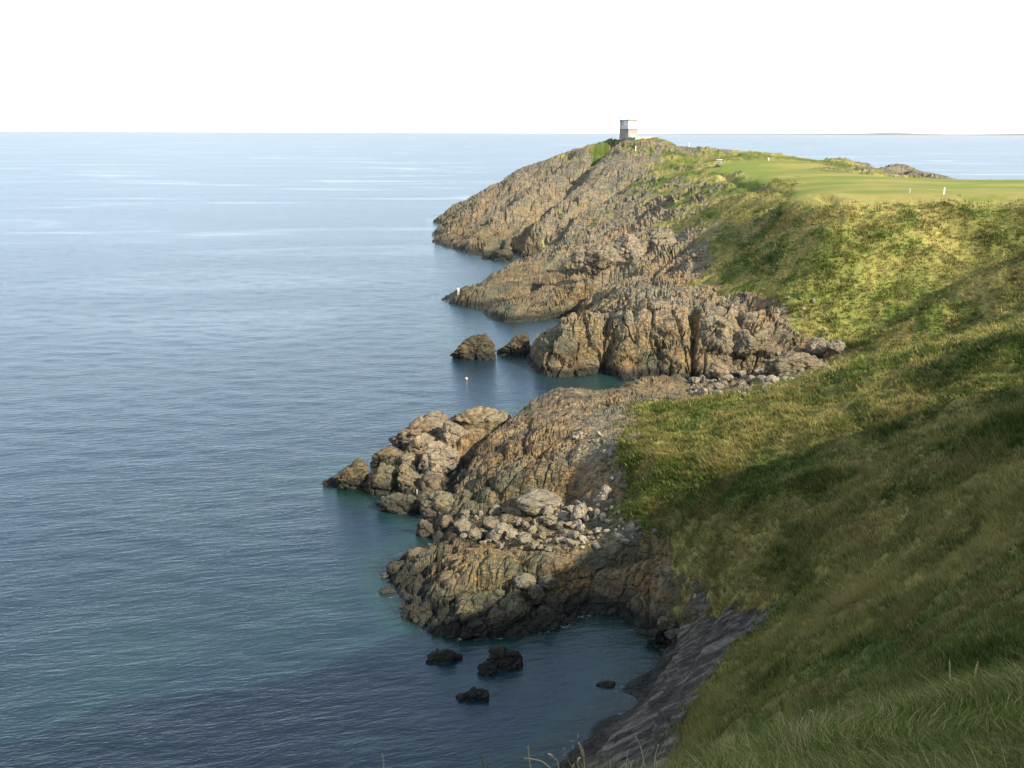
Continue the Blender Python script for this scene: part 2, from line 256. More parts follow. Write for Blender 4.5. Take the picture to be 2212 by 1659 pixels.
# polar survey of the smooth relief (log radius), then bilinear look-up
TH0, TH1 = R(-180), R(180)
th_tab = np.concatenate([np.linspace(-180, -36, 50)[:-1], np.linspace(-36, 36, 520), np.linspace(36, 180, 60)[1:]]) * math.pi / 180
NR = 520
lr = np.linspace(math.log(0.8), math.log(640), NR)
TT, LL = np.meshgrid(th_tab, lr, indexing='ij')
RR = np.exp(LL)
tab = rbf(np.sin(TT) * RR, np.cos(TT) * RR).reshape(len(th_tab), NR, 2)
def look(x, y):
    th = np.arctan2(x, y); l = np.log(np.maximum(np.hypot(x, y), 0.81))
    i = np.clip(np.searchsorted(th_tab, th) - 1, 0, len(th_tab) - 2); fi = (th - th_tab[i]) / (th_tab[i + 1] - th_tab[i])
    j = np.clip((l - lr[0]) / (lr[1] - lr[0]), 0, NR - 1.001); jj = j.astype(int); fj = (j - jj)[..., None]; fi = fi[..., None]
    a = tab[i, jj] * (1 - fi) + tab[i + 1, jj] * fi; b = tab[i, jj + 1] * (1 - fi) + tab[i + 1, jj + 1] * fi
    return a * (1 - fj) + b * fj

# ------------------------------------------------------------------ ground mesh
QUAL = 1.0
th = np.concatenate([np.linspace(-180, -33, 90)[:-1], np.linspace(-33, 33, int(1150 * QUAL)), np.linspace(33, 180, 110)[1:]]) * math.pi / 180
NP_, NROW = 2200, int(1250 * QUAL)
pl = np.linspace(math.log(0.9), math.log(620), NP_); pr = np.exp(pl)
rows = np.empty((len(th), NROW))
for i, t in enumerate(th):
    z = look(np.sin(t) * pr, np.cos(t) * pr)[:, 0]
    ds = np.hypot(np.diff(pr), np.diff(z) * 1.0) / pr[1:]
    dv = np.abs(np.diff((z - H) / pr)) * 2.0          # finer where the ground turns to face the sea air
    wt = (ds * 0.6 + dv) * np.where(z[1:] < -0.6, 0.12, 1.0) + 2e-4
    c = np.concatenate([[0], np.cumsum(wt)]); c /= c[-1]
    rows[i] = np.interp(np.linspace(0, 1, NROW), c, pr)
# keep neighbouring rays in step
for _ in range(3): rows[1:-1] = (rows[:-2] + 2 * rows[1:-1] + rows[2:]) / 4
TH = np.repeat(th[:, None], NROW, 1)
X = (np.sin(TH) * rows).ravel(); Y = (np.cos(TH) * rows).ravel()
zr = look(X, Y); Z0 = zr[:, 0].astype(np.float64); RK = zr[:, 1].astype(np.float64)
D = np.hypot(X, Y)
def grid_normals(X, Y, Z):
    P = np.stack([X, Y, Z], -1).reshape(len(th), NROW, 3)
    a = np.gradient(P, axis=0); b = np.gradient(P, axis=1)
    n = np.cross(b, a); n /= np.linalg.norm(n, axis=2, keepdims=True) + 1e-9
    n *= np.where(n[..., 2:] < 0, -1, 1); return n.reshape(-1, 3)
N0 = grid_normals(X, Y, Z0)
# rock / grass
edge = fbm(X / 5, Y / 5, Z0 / 5, 5, .7) * (1 + .9 * sstep(180, 230, Y)) - .75 * sstep(17, 27, Z0) * sstep(250, 290, Y)
outc = ridged(X / 9 + 3, Y / 16, Z0 / 6, 3)
q = RK + edge * 0.55 + outc * 0.10 * (Y > 100)
rock = sstep(-0.02, 0.16, q)
rock = np.where(Z0 < 1.0, 1.0, rock)
fair = sstep(-.75, -.92, RK) * sstep(19.6, 20.8, Z0) * sstep(140, 160, Y)
# displacement -------------------------------------------------
dx, dy, dz = X.copy(), Y.copy(), Z0.copy()
sd = np.array([-0.62, -0.70, -0.32]); sd /= np.linalg.norm(sd)
bd = np.array([-0.60, 0.50, 0.62]); bd -= sd * bd.dot(sd); bd /= np.linalg.norm(bd)
cd = np.cross(sd, bd)
m = rock > 0.01
xr, yr, zr_ = X[m], Y[m], Z0[m]; Pm = np.stack([xr, yr, zr_], 1)
a, b, c = Pm @ sd, Pm @ bd, Pm @ cd
wv = fbm(xr / 9, yr / 9, zr_ / 9, 3) * 2.2
far = sstep(95, 175, yr); near = 1 - far
rib = ridged((b + wv) / 5.5, a / 30, c / 14, 3)
lump = fbm(a / 9, b / 4, c / 4, 4)
lump2 = fbm(a / 26, b / 11, c / 11, 3)
smoo = sstep(-.35, .45, fbm(xr / 16 + 4, yr / 16, zr_ / 12, 3))          # smooth slabs against broken ground
disp = far * (rib * .8 + lump * 0.5 + lump2 * 1.6) + near * (rib * .22 + lump * .30)
f1, f2, cr = worley((a + wv * .6) / 5.0, (b + .5 * wv) / 2.3, c / 2.6)
blk = (cr[:, 0] - .5) * 1.0 - 1.0 * (1 - sstep(0, .18, f2 - f1)) + .35 * (1 - f1)
disp += blk * (far * .38 + near * .36) * (.35 + .9 * smoo)
f1, f2, cr = worley(a / 1.15 + 7, (b + .3 * wv) / .62, c / .62)
blk2 = (cr[:, 1] - .5) * .6 - .6 * (1 - sstep(0, .2, f2 - f1)) + .2 * (1 - f1)
disp += blk2 * (far * .20 + near * .26) * (.2 + 1.0 * smoo)
disp += fbm(xr / .9, yr / .9, zr_ / .9, 3) * .16
cm = sstep(116, 124, yr) * (1 - sstep(138, 152, yr))                     # upright jointed blocks of the inlet cliff
f1, f2, cr = worley(xr / 2.7 + wv * .12, yr / 2.7, zr_ / 4.6 + cr[:, 2] * .15)
disp += cm * ((cr[:, 2] - .5) * 1.0 - .55 * (1 - sstep(0, .10, f2 - f1)))
# thin layered slabs by the near cove
lay = sstep(62, 54, yr) * sstep(2, 6, xr)
lb = (b + .25 * wv) / .55
disp = disp * (1 - .55 * lay) + lay * (perlin(a / 7, lb, c / 3) * .62 + perlin(a / 3, lb * 2.2, c / 2) * .36)
shore = sstep(-1.5, .6, zr_)
disp *= (sstep(-.05, .55, q[m]) * near + sstep(.0, .9, q[m]) * far) * (0.35 + .65 * shore) * np.clip(D[m] / 40, .15, 1)
disp = np.clip(disp, -2.4, 2.4) * (1 - .6 * sstep(15, 24, zr_) * far)
# at skylines rises are held back so the outline stays
dirn = N0[m] * 0.75 + np.array([0, 0, .25])
dx[m] += dirn[:, 0] * disp; dy[m] += dirn[:, 1] * disp; dz[m] += dirn[:, 2] * disp
g = 1 - rock
tus = fbm(X / 2.6, Y / 2.6, Z0 / 2.6, 4, .6) * .34 + ridged(X / 1.1, Y / 1.1, Z0 / 1.1, 2) * .07
big = fbm(X / 11 + 5, Y / 11, Z0 / 8, 3) * .7 * (1 - .85 * sstep(28, 33, np.degrees(np.arctan2(X, Y))))
dz += g * (1 - .93 * fair) * (tus * np.clip(D / 30, .12, 1) + big * sstep(12, 35, D))
dz += fair * fbm(X / 40, Y / 40, Z0 * 0, 2) * .35
def carve(pl_, depth, width):
    q_ = np.array([p[:2] for p in pl_]); mg = width * 3
    k = np.nonzero((X > q_[:, 0].min() - mg) & (X < q_[:, 0].max() + mg) & (Y > q_[:, 1].min() - mg) & (Y < q_[:, 1].max() + mg))[0]
    if not len(k): return
    wob = fbm(X[k] / 6, Y[k] / 6, Z0[k] / 6, 3) * width * .8
    best = np.full(len(k), 1e9)
    for a_, b_ in zip(q_[:-1], q_[1:]):
        ab = b_ - a_; t = np.clip(((X[k] - a_[0]) * ab[0] + (Y[k] - a_[1]) * ab[1]) / (ab @ ab), 0, 1)
        best = np.minimum(best, np.hypot(X[k] - a_[0] - t * ab[0], Y[k] - a_[1] - t * ab[1]))
    g_ = np.exp(-((best + wob) / width) ** 2) * sstep(-1, .8, Z0[k]); dz[k] -= depth * g_
carve([Yp(1300,330,328), Yp(1230,402,304), Yp(1180,446,288), Yp(1130,508,263), Zp(1092,552,.2)], 4.5, 4)
carve([Yp(1230,345,335), Yp(1140,402,322), Yp(1050,450,312), Yp(975,492,305)], 2.6, 3)
carve([Yp(1350,400,286), Yp(1270,460,268), Yp(1200,520,256), Zp(1150,556,.2)], 2.8, 3)
carve([Yp(1180,395,317), Yp(1090,470,288), Yp(1010,535,270)], -1.6, 4)
carve([Yp(1210,470,275), Yp(1150,530,258)], -1.8, 3)
carve([Yp(1330,600,176), Yp(1250,625,172), Zp(1225,688,0)], 3.0, 2.2)
carve([Yp(1260,575,196), Yp(1150,620,186), Zp(1057,673,0)], 1.6, 1.2)
carve([Yp(1300,640,160), Yp(1400,600,168), Yp(1480,560,185)], 1.2, 1.5)
for u_, d_ in ((1305, 1.5), (1368, 1.1), (1492, 3.0), (1600, 1.2)):
    carve([Yp(u_, 676, 132.5), Zp(u_ + 3, 815 if u_ < 1500 else 800, .3)], d_, .6)
carve([Zp(1550,371,21.4), Zp(1600,387,21), Zp(1640,400,20.6), Zp(1700,417,20.6)], 1.0, 1.1)
carve([Zp(1690,446,20), Zp(1730,440,20.4), Zp(1765,445,20), Zp(1795,470,18.6)], .9, 1.2)
carve([Yp(1520,740,129), Yp(1570,745,128)], 2.6, 1.2)
carve([Zp(960,1075,.4), Zp(985,1000,1.5), Zp(1045,935,2.5), Zp(1100,900,2.5)], 1.5, .8)
carve([Zp(1240,1075,3), Zp(1120,1090,2), Zp(1000,1120,1)], .9, 1.2)
carve([Zp(1400,1195,3.4), Zp(1200,1200,2.6), Zp(1060,1180,1.6)], .7, .7)
carve([Zp(1560,1290,4.8), Zp(1500,1330,2.6), Zp(1440,1390,.5)], .8, .8)
NRM = grid_normals(dx, dy, dz)

# colour of the turf ---------------------------------------------
def turf(x, y, z, fair):
    n1 = fbm(x / 14, y / 14, z / 9, 4, .6); n2 = fbm(x / 3.2 + 40, y / 3.2, z / 3, 4, .65); n3 = fbm(x / 30 + 9, y / 30, z / 20, 2)
    green = np.array([.080, .112, .024]); straw = np.array([.285, .252, .085]); brown = np.array([.15, .10, .045]); dark = np.array([.035, .060, .012]); lush = np.array([.070, .13, .020])
    t = (sstep(-.5, .65, n1 * .8 + .6 * n2 + .05 + .25 * n3 + .10 * sstep(75, 110, y) - .32 * sstep(185, 240, y)) * .92)[:, None]
    c = green * (1 - t) + straw * t
    t = (sstep(.15, .8, n2 - n3 * .5) * .45)[:, None]; c = c * (1 - t) + brown * t
    t = (sstep(.2, .9, -n2 - .5 * n1) * .55)[:, None]; c = c * (1 - t) + dark * t
    c = c * (1 + .28 * fbm(x / 1.3, y / 1.3, z / 1.3, 2))[:, None]; c = np.clip(c, .008, 1)
    # lush flush in the bowl floor, dark scrub at its right side
    r = np.exp(-(((x - 50) / 11) ** 2 + ((y - 132) / 7) ** 2)); t = (r * sstep(-.4, .5, n2 + .3))[:, None]; c = c * (1 - t * .8) + lush * t * .8
    t = (sstep(58, 70, x) * sstep(128, 138, y) * (1 - sstep(147, 153, y)) * sstep(-.35, .35, n2 + n1 * .5 + .1))[:, None] * .75; c = c * (1 - t) + dark * t
    fc = np.array([.150, .195, .038]); fy = np.array([.260, .235, .075])
    t = sstep(-.3, .5, fbm(x / 22, y / 9, z * 0, 3) + .25 * (1 - sstep(148, 175, y)))[:, None]
    fcol = fc * (1 - t) + fy * t
    return c * (1 - fair[:, None]) + fcol * fair[:, None]
gcol = turf(X, Y, Z0, fair)
slate = sstep(60, 53, Y) * sstep(1, 5, X) * rock
VG = np.stack([dx, dy, dz], 1)
nt = len(th)
ii = (np.arange(nt - 1)[:, None] * NROW + np.arange(NROW - 1)[None, :]).ravel()
FG = np.stack([ii, ii + NROW, ii + NROW + 1, ii + 1], 1)
lich = sstep(.12, .75, fbm(X / 6 + 11, Y / 6, Z0 / 4, 4, .6) + .25 * sstep(.8, 2.5, Z0) - .3 * sstep(6, 12, Z0) + .12) * sstep(.5, 1.6, Z0) * (1 - sstep(9, 18, Z0))

# ------------------------------------------------------------------ node helpers
class NT:
    def __init__(s, name):
        s.m = bpy.data.materials.new(name); s.m.use_nodes = True; s.t = s.m.node_tree; s.t.nodes.clear()
        s.out = s.t.nodes.new('ShaderNodeOutputMaterial')
    def n(s, ty, ins=None, **kw):
        nd = s.t.nodes.new(ty)
        for k, v in kw.items(): setattr(nd, k, v)
        for k, v in (ins or {}).items():
            if isinstance(v, bpy.types.NodeSocket): s.t.links.new(v, nd.inputs[k])
            else: nd.inputs[k].default_value = v
        return nd
    def noise(s, vec, scale, detail=4, rough=.55, dist=0):
        return s.n('ShaderNodeTexNoise', {'Vector': vec, 'Scale': scale, 'Detail': detail, 'Roughness': rough, 'Distortion': dist}).outputs[0]
    def ramp(s, x, a, b, lo=0.0, hi=1.0):
        return s.n('ShaderNodeMapRange', {0: x, 1: a, 2: b, 3: lo, 4: hi}, interpolation_type='SMOOTHSTEP').outputs[0]
    def mix(s, f, a, b, bt='MIX'):
        nd = s.t.nodes.new('ShaderNodeMix'); nd.data_type = 'RGBA'; nd.blend_type = bt
        for i, v in ((0, f), (6, a), (7, b)):
            if isinstance(v, bpy.types.NodeSocket): s.t.links.new(v, nd.inputs[i])
            elif i: nd.inputs[i].default_value = (*v, 1)
            else: nd.inputs[i].default_value = v
        return nd.outputs[2]
    def math(s, op, a, b=0.0, clamp=False):
        return s.n('ShaderNodeMath', {0: a, 1: b}, operation=op, use_clamp=clamp).outputs[0]
    def attr(s, name, ty='GEOMETRY'):
        return s.n('ShaderNodeAttribute', attribute_name=name, attribute_type=ty)
    def pos(s): return s.n('ShaderNodeNewGeometry').outputs['Position']
    def map(s, vec, scale=(1, 1, 1), rot=(0, 0, 0)):
        return s.n('ShaderNodeMapping', {'Vector': vec, 'Scale': scale, 'Rotation': rot}).outputs[0]

def rock_color(s, P, lichen, zsock, slate=None):
    """weathered rock: grey brown body, dark joints, pale crusts, orange lichen, black-green tide band"""
    Ps = s.map(P, (.45, 1.0, 1.0), (0.5, 0.25, 0.32))
    n1 = s.noise(Ps, .45, 7, .7, .3); n2 = s.noise(P, 2.3, 6, .7); n3 = s.noise(P, .16, 4, .6); n4 = s.noise(P, 9.0, 4, .7)
    c = s.mix(s.ramp(n1, .32, .70), (.046, .038, .024), (.240, .185, .104))
    c = s.mix(s.math('MULTIPLY', s.ramp(n3, .44, .62), .75), c, (.090, .100, .064))           # green-grey schist
    c = s.mix(s.math('MULTIPLY', s.ramp(n2, .54, .80), .6), c, (.36, .295, .18))
    c = s.mix(s.math('MULTIPLY', s.ramp(n2, .46, .26), .8), c, (.045, .040, .036))
    hi = s.math('MULTIPLY', s.ramp(zsock, 2.2, 8.0), s.ramp(s.math('ADD', n2, s.math('MULTIPLY', n4, .5)), .66, .86))
    c = s.mix(s.math('MULTIPLY', hi, .42), c, (.44, .38, .275))                                   # pale lichen crust
    lm = s.math('MULTIPLY', lichen, s.ramp(s.math('ADD', n2, s.math('MULTIPLY', n4, .3)), .58, .80))
    c = s.mix(s.math('MULTIPLY', lm, .62), c, (.40, .225, .055))
    zt = s.math('ADD', s.math('SUBTRACT', zsock, .35), s.math('MULTIPLY', n3, -1.2))
    if slate is not None:
        dt = lambda vv, k: s.math('MULTIPLY', s.n('ShaderNodeVectorMath', {0: P, 1: vv}, operation='DOT_PRODUCT').outputs['Value'], k)
        sv = s.n('ShaderNodeCombineXYZ', {0: dt((.80, .55, .24), .16), 1: dt((-.42, .55, .72), 2.2), 2: dt((-.50, .63, -.55), .45)}).outputs[0]
        st = s.noise(sv, 1.5, 6, .66)
        c = s.mix(s.math('MULTIPLY', slate, .9), c, s.mix(s.ramp(st, .46, .66), (.036, .032, .027), (.22, .20, .165)))
    c = s.mix(s.ramp(zt, .55, -.35), c, (.030, .030, .022))
    return c, n2, n4, n1
def rock_bump(s, P, n2, n4, k=1.0):
    Pw = s.n('ShaderNodeVectorMath', {0: P, 1: s.n('ShaderNodeVectorMath', {0: s.n('ShaderNodeTexNoise', {'Vector': P, 'Scale': .7, 'Detail': 3}).outputs[1], 'Scale': .9}, operation='SCALE').outputs[0]}, operation='ADD').outputs[0]
    Pq = s.map(Pw, (.55, 1, 1), (0.5, 0.25, 0.85))
    h = None
    for sc_, am in ((.75, 1.0), (2.1, .5)):
        e = s.n('ShaderNodeTexVoronoi', {'Vector': Pq, 'Scale': sc_}, feature='DISTANCE_TO_EDGE').outputs[0]
        f = s.n('ShaderNodeTexVoronoi', {'Vector': Pq, 'Scale': sc_}, feature='F1')
        t = s.math('MULTIPLY', s.math('ADD', s.ramp(e, 0, .07), s.math('MULTIPLY', s.n('ShaderNodeSeparateColor', {0: f.outputs[1]}).outputs[0], .5)), am)
        h = t if h is None else s.math('ADD', h, t)
    h = s.math('ADD', s.math('MULTIPLY', h, .9), s.math('ADD', n2, s.math('MULTIPLY', n4, .35)))
    return s.n('ShaderNodeBump', {'Strength': .85, 'Distance': .22 * k, 'Height': h}).outputs[0]

# ground material ------------------------------------------------
s = NT('ground_rock_and_turf'); P = s.pos()
zs = s.n('ShaderNodeSeparateXYZ', {0: P}).outputs[2]
rk = s.attr('rock').outputs['Fac']; gc = s.attr('turf').outputs['Color']; lc = s.attr('lichen').outputs['Fac']; fr = s.attr('fair').outputs['Fac']
rc, n2, n4, n1 = rock_color(s, P, lc, zs, s.attr('slate').outputs['Fac'])
gn = s.noise(P, 3.5, 5, .75); gn2 = s.noise(P, .9, 5, .7)
gm = s.mix(s.math('MULTIPLY', s.ramp(gn, .3, .7), .8), gc, s.mix(1.0, gc, (1.6, 1.5, 1.5), 'MULTIPLY'))
gm = s.mix(s.math('MULTIPLY', s.ramp(gn2, .5, .3), .45), gm, s.mix(1.0, gc, (.5, .55, .5), 'MULTIPLY'))
gm = s.mix(fr, gm, gc)
rkf = s.ramp(s.math('ADD', rk, s.math('MULTIPLY', s.math('SUBTRACT', n4, .5), .8)), .35, .65)
col = s.mix(rkf, gm, rc)
bp = rock_bump(s, P, n2, n4)
bp2 = s.n('ShaderNodeBump', {'Strength': s.math('MULTIPLY', s.math('SUBTRACT', 1.0, fr), .7), 'Distance': .25, 'Height': gn}).outputs[0]
wet = s.ramp(zs, .5, -.1, .85, .25)
b1 = s.n('ShaderNodeBsdfPrincipled', {'Base Color': rc, 'Roughness': wet, 'Normal': bp, 'Specular IOR Level': .3})
b2 = s.n('ShaderNodeBsdfPrincipled', {'Base Color': gm, 'Roughness': .95, 'Normal': bp2, 'Specular IOR Level': .1})
ms = s.n('ShaderNodeMixShader', {0: rkf, 1: b1.outputs[0], 2: b2.outputs[0]})
s.t.links.new(b2.outputs[0], ms.inputs[1]); s.t.links.new(b1.outputs[0], ms.inputs[2])
s.t.links.new(ms.outputs[0], s.out.inputs[0]); M_GROUND = s.m

ground = obj('ground', np_mesh('ground', VG, FG, [M_GROUND], rock[FG[:, 0]] < .5, {'rock': rock, 'turf': gcol, 'lichen': lich, 'fair': fair, 'slate': slate}))
tag(ground, 'rocky headlands and grassy cliff slopes above the sea', None, kind='structure')

# loose rock material (object-space independent, uses world position)
s = NT('boulder_rock'); P = s.pos(); zs = s.n('ShaderNodeSeparateXYZ', {0: P}).outputs[2]
oi = s.n('ShaderNodeObjectInfo')
lc = s.math('MULTIPLY', s.ramp(s.noise(P, .35, 3, .6), .30, .5), s.ramp(zs, .5, 1.5))
lc = s.math('MULTIPLY', lc, s.n('ShaderNodeSeparateColor', {0: oi.outputs['Color']}).outputs[0])
rc, n2, n4, n1 = rock_color(s, P, lc, zs)
pale = s.n('ShaderNodeSeparateColor', {0: oi.outputs['Color']}).outputs[1]
rc = s.mix(s.math('MULTIPLY', pale, s.ramp(n2, .25, .6, .55, .95)), rc, (.34, .30, .24))
dk = s.n('ShaderNodeSeparateColor', {0: oi.outputs['Color']}).outputs[2]
rc = s.mix(dk, rc, (.022, .021, .016))
bp = rock_bump(s, P, n2, n4, .6)
b = s.n('ShaderNodeBsdfPrincipled', {'Base Color': rc, 'Roughness': .85, 'Normal': bp, 'Specular IOR Level': .3})
s.t.links.new(b.outputs[0], s.out.inputs[0]); M_ROCK = s.m

# ------------------------------------------------------------------ water
wr = np.concatenate([np.exp(np.linspace(math.log(20), math.log(460), 620)), np.exp(np.linspace(math.log(470), math.log(26000), 90))])
wt_ = np.concatenate([np.linspace(-180, -34, 40)[:-1], np.linspace(-34, 34, 560), np.linspace(34, 180, 40)[1:]]) * math.pi / 180
WT, WR = np.meshgrid(wt_, wr, indexing='ij'); wx = (np.sin(WT) * WR).ravel(); wy = (np.cos(WT) * WR).ravel()
dep = -look(np.clip(wx, -600, 600), np.clip(wy, -600, 600))[:, 0].astype(float)
dep = np.where(np.hypot(wx, wy) > 420, 14, dep)
swell = fbm(wx / 6, wy / 2.6, wx * 0, 3) * .05 * (np.hypot(wx, wy) < 300)
ki = (np.arange(len(wt_) - 1)[:, None] * len(wr) + np.arange(len(wr) - 1)[None, :]).ravel()
s = NT('sea_water'); P = s.pos()
dp = s.attr('depth').outputs['Fac']
cd_ = s.n('ShaderNodeCameraData').outputs['View Distance'] if False else None
Pm1 = s.map(P, (1, 1, 1), (0, 0, R(-14)))
w1 = s.noise(s.map(Pm1, (.55, 1.9, 1)), .95, 3, .6, .3)
w2 = s.noise(s.map(Pm1, (.9, 2.2, 1)), 2.9, 4, .6, .2)
w3 = s.noise(s.map(P, (.05, .12, 1)), .35, 4, .6)
hgt = s.math('ADD', s.math('MULTIPLY', w1, 1.0), s.math('MULTIPLY', w2, .35))
slick = s.noise(s.map(P, (.010, .035, 1), (0, 0, R(8))), .55, 5, .6, 1.2)
calm = s.ramp(slick, .54, .74)
bst = s.math('MULTIPLY', s.ramp(slick, .72, .35, .55, 1.0), 1.0)
bump = s.n('ShaderNodeBump', {'Strength': bst, 'Distance': .11, 'Height': hgt}).outputs[0]
bodyn = s.noise(P, .045, 4, .6)
body = s.mix(s.ramp(bodyn, .42, .66), (.005, .021, .034), (.013, .042, .041))
body = s.mix(s.ramp(dp, 9, 3.5), (.004, .020, .036), body)
body = s.mix(s.ramp(dp, 3.2, .8), body, (.012, .050, .042))
diff = s.n('ShaderNodeBsdfDiffuse', {'Color': body})
tr = s.n('ShaderNodeBsdfTransparent', {'Color': (.55, .80, .72, 1)})
clear = s.math('MULTIPLY', s.ramp(dp, 2.6, .1), .75)
mb = s.n('ShaderNodeMixShader', {0: clear, 1: diff.outputs[0], 2: tr.outputs[0]})
gl = s.n('ShaderNodeBsdfGlossy', {'Color': (.87, .95, 1, 1), 'Roughness': s.math('SUBTRACT', .2, s.math('MULTIPLY', calm, .12)), 'Normal': bump})
fz = s.n('ShaderNodeFresnel', {'IOR': 1.5, 'Normal': bump})
mw = s.n('ShaderNodeMixShader', {0: s.math('MINIMUM', fz.outputs[0], s.math('ADD', .535, s.math('MULTIPLY', calm, .06))), 1: mb.outputs[0], 2: gl.outputs[0]})
fo = s.noise(P, 2.6, 7, .8)
fm = s.math('MULTIPLY', s.math('MULTIPLY', s.ramp(fo, .54, .68, 0.0, .8), s.ramp(dp, 1.2, .2)), s.ramp(s.noise(P, .13, 2, .5), .44, .58))
foam = s.n('ShaderNodeBsdfDiffuse', {'Color': (.72, .76, .78, 1)})
mf = s.n('ShaderNodeMixShader', {0: fm, 1: mw.outputs[0], 2: foam.outputs[0]})
s.t.links.new(mf.outputs[0], s.out.inputs[0]); M_WATER = s.m
water = obj('water', np_mesh('water', np.stack([wx, wy, swell], 1), np.stack([ki, ki + len(wr), ki + len(wr) + 1, ki + 1], 1), [M_WATER], True, {'depth': dep}))
tag(water, 'calm blue-green sea with light ripples', None, kind='structure')
# ------------------------------------------------------------------ picking points on the built ground
UU, VV, DD = project(VG); VIS = (DD > 0)
def hit(u, v, win=3.0):
    for wn_ in (win, win * 2, win * 4, win * 10):
        k = np.nonzero(VIS & (np.abs(UU - u) < wn_) & (np.abs(VV - v) < wn_))[0]
        if len(k):
            dmin = DD[k].min(); k2 = k[DD[k] < dmin * 1.04 + .3]
            j = k2[np.argmin((UU[k2] - u) ** 2 + (VV[k2] - v) ** 2)]
            return VG[j].copy(), NRM[j].copy()
    return None, None
def ground_z(x, y, rad=.6):
    k = np.nonzero((np.abs(VG[:, 0] - x) < rad) & (np.abs(VG[:, 1] - y) < rad))[0]
    if not len(k): return ground_z(x, y, rad * 3) if rad < 12 else 0.0
    return float(VG[k[np.argmin((VG[k, 0] - x) ** 2 + (VG[k, 1] - y) ** 2)], 2])

# ------------------------------------------------------------------ rocks
import bmesh
_ico = {}
def ico(sub):
    if sub not in _ico:
        bm = bmesh.new(); bmesh.ops.create_icosphere(bm, subdivisions=sub, radius=1.0)
        V = np.array([v.co[:] for v in bm.verts]); Fc = np.array([[v.index for v in f.verts] for f in bm.faces]); bm.free(); _ico[sub] = (V, Fc)
    return _ico[sub]
def rock_verts(seed, sub, dims, rough=1.0, planes=9, crack=1.0):
    V, Fc = ico(sub); r_ = np.random.default_rng(seed); V = V.copy(); Nn = V.copy()
    # chop with random planes for flat faces
    d = np.full(len(V), 1.0)
    for i in range(planes):
        n = r_.normal(size=3); n[2] *= .7; n /= np.linalg.norm(n); h = r_.uniform(.56, .88); k = Nn @ n
        d = np.minimum(d, np.where(k > .05, h / np.maximum(k, .05), 9))
    V = Nn * d[:, None]
    S = np.array(dims) / 2.0; Pw = V * S; o = r_.uniform(-50, 50, 3)
    sz = float(np.mean(S)); q = Pw + o
    disp = fbm(q[:, 0] / (sz * .9), q[:, 1] / (sz * .9), q[:, 2] / (sz * .9), 3) * .10 * sz
    if sub >= 4:
        f1, f2, c_ = worley(q[:, 0] / (sz * .75), q[:, 1] / (sz * .5), q[:, 2] / (sz * .5)); disp += ((c_[:, 0] - .5) * .16 - .16 * crack * (1 - sstep(0, .12, f2 - f1))) * sz
        f1, f2, c_ = worley(q[:, 0] / (sz * .26), q[:, 1] / (sz * .2), q[:, 2] / (sz * .22)); disp += ((c_[:, 1] - .5) * .05 - .07 * crack * (1 - sstep(0, .18, f2 - f1))) * sz * rough
        disp += fbm(q[:, 0] / .35, q[:, 1] / .35, q[:, 2] / .35, 2) * .03 * rough
    Nn = Nn / S; Nn /= np.linalg.norm(Nn, axis=1)[:, None]
    return Pw + Nn * disp[:, None], Fc
def big_rock(name, label, cat, u0, v0, u1, v1, zb=0.0, lich_=0.5, pale_=0.1, dark_=0.0, deep=.8, wedge=0, sub=5, rot=None, tilt=0.0, group=None, seed=None, sink=.3, planes=9, crack=1.0):
    uc = (u0 + u1) / 2; p = np.array(Zp(uc, v1, zb)[:3]); dist = np.hypot(p[0], p[1]); sl_ = math.hypot(dist, H - zb)
    Wm = (u1 - u0) * sl_ / F; hp = (v1 - v0) * sl_ / F; sd_ = (H - zb) / sl_; cd__ = dist / sl_
    Dm = Wm * deep; Hm = max(.30 * Wm, (hp - .5 * Dm * sd_) / cd__) * (1 + sink)
    seed = seed if seed is not None else int(u0 * 7 + v0 * 13)
    V, Fc = rock_verts(seed, sub, (Wm, Dm, Hm * 1.3), planes=planes, crack=crack)
    if tilt:
        c_, s_ = math.cos(tilt), math.sin(tilt); V = np.stack([V[:, 0] * c_ + V[:, 2] * s_, V[:, 1], -V[:, 0] * s_ + V[:, 2] * c_], 1)
    if wedge:
        t_ = (V[:, 0] - V[:, 0].min()) / (V[:, 0].max() - V[:, 0].min()); V[:, 2] = np.where(V[:, 2] > 0, V[:, 2] * np.interp(t_, [0, .15, .8, 1], [.22, .45, 1, .95]), V[:, 2])
    # scale to the wanted size in the view directions
    V[:, 0] *= Wm / (V[:, 0].max() - V[:, 0].min()); top = V[:, 2].max(); V[:, 2] *= (Hm * .62) / top
    az = math.atan2(p[0], p[1]); o = obj(name, np_mesh(name, V, Fc, [M_ROCK], False))
    o.location = (p[0] + math.sin(az) * Dm * .42, p[1] + math.cos(az) * Dm * .42, zb + Hm * (1 - .62) - Hm * sink * .62)
    o.rotation_euler.z = -az
    o.color = (lich_, pale_, dark_, 1)
    tag(o, label, cat, group); return o
SR = 'rounded rocks at the tip of the slab headland'
big_rock('sea_rock', 'rounded ochre rock farthest back in the cluster, touching the brown slab crest', 'rock', 966, 878, 1110, 938, .6, .9, .25, deep=.7, group=SR)
big_rock('sea_rock', 'long sloping ochre rock running to the water left of the rounded back rock', 'rock', 830, 892, 984, 975, .3, .8, .3, deep=.6, wedge=1, group=SR)
big_rock('sea_rock', 'knobbly tan rock wedged between the long sloping rock and the brown slab', 'rock', 946, 910, 1018, 962, 1.6, .4, .5, group=SR)
big_rock('sea_rock', 'yellowish cracked rock at the foot of the long sloping rock', 'rock', 878, 935, 946, 982, .8, .8, .4, group=SR)
big_rock('sea_rock', 'large smooth tan rock in front of the knobbly one, beside the brown slab', 'rock', 900, 953, 992, 1014, .9, .4, .45, group=SR)
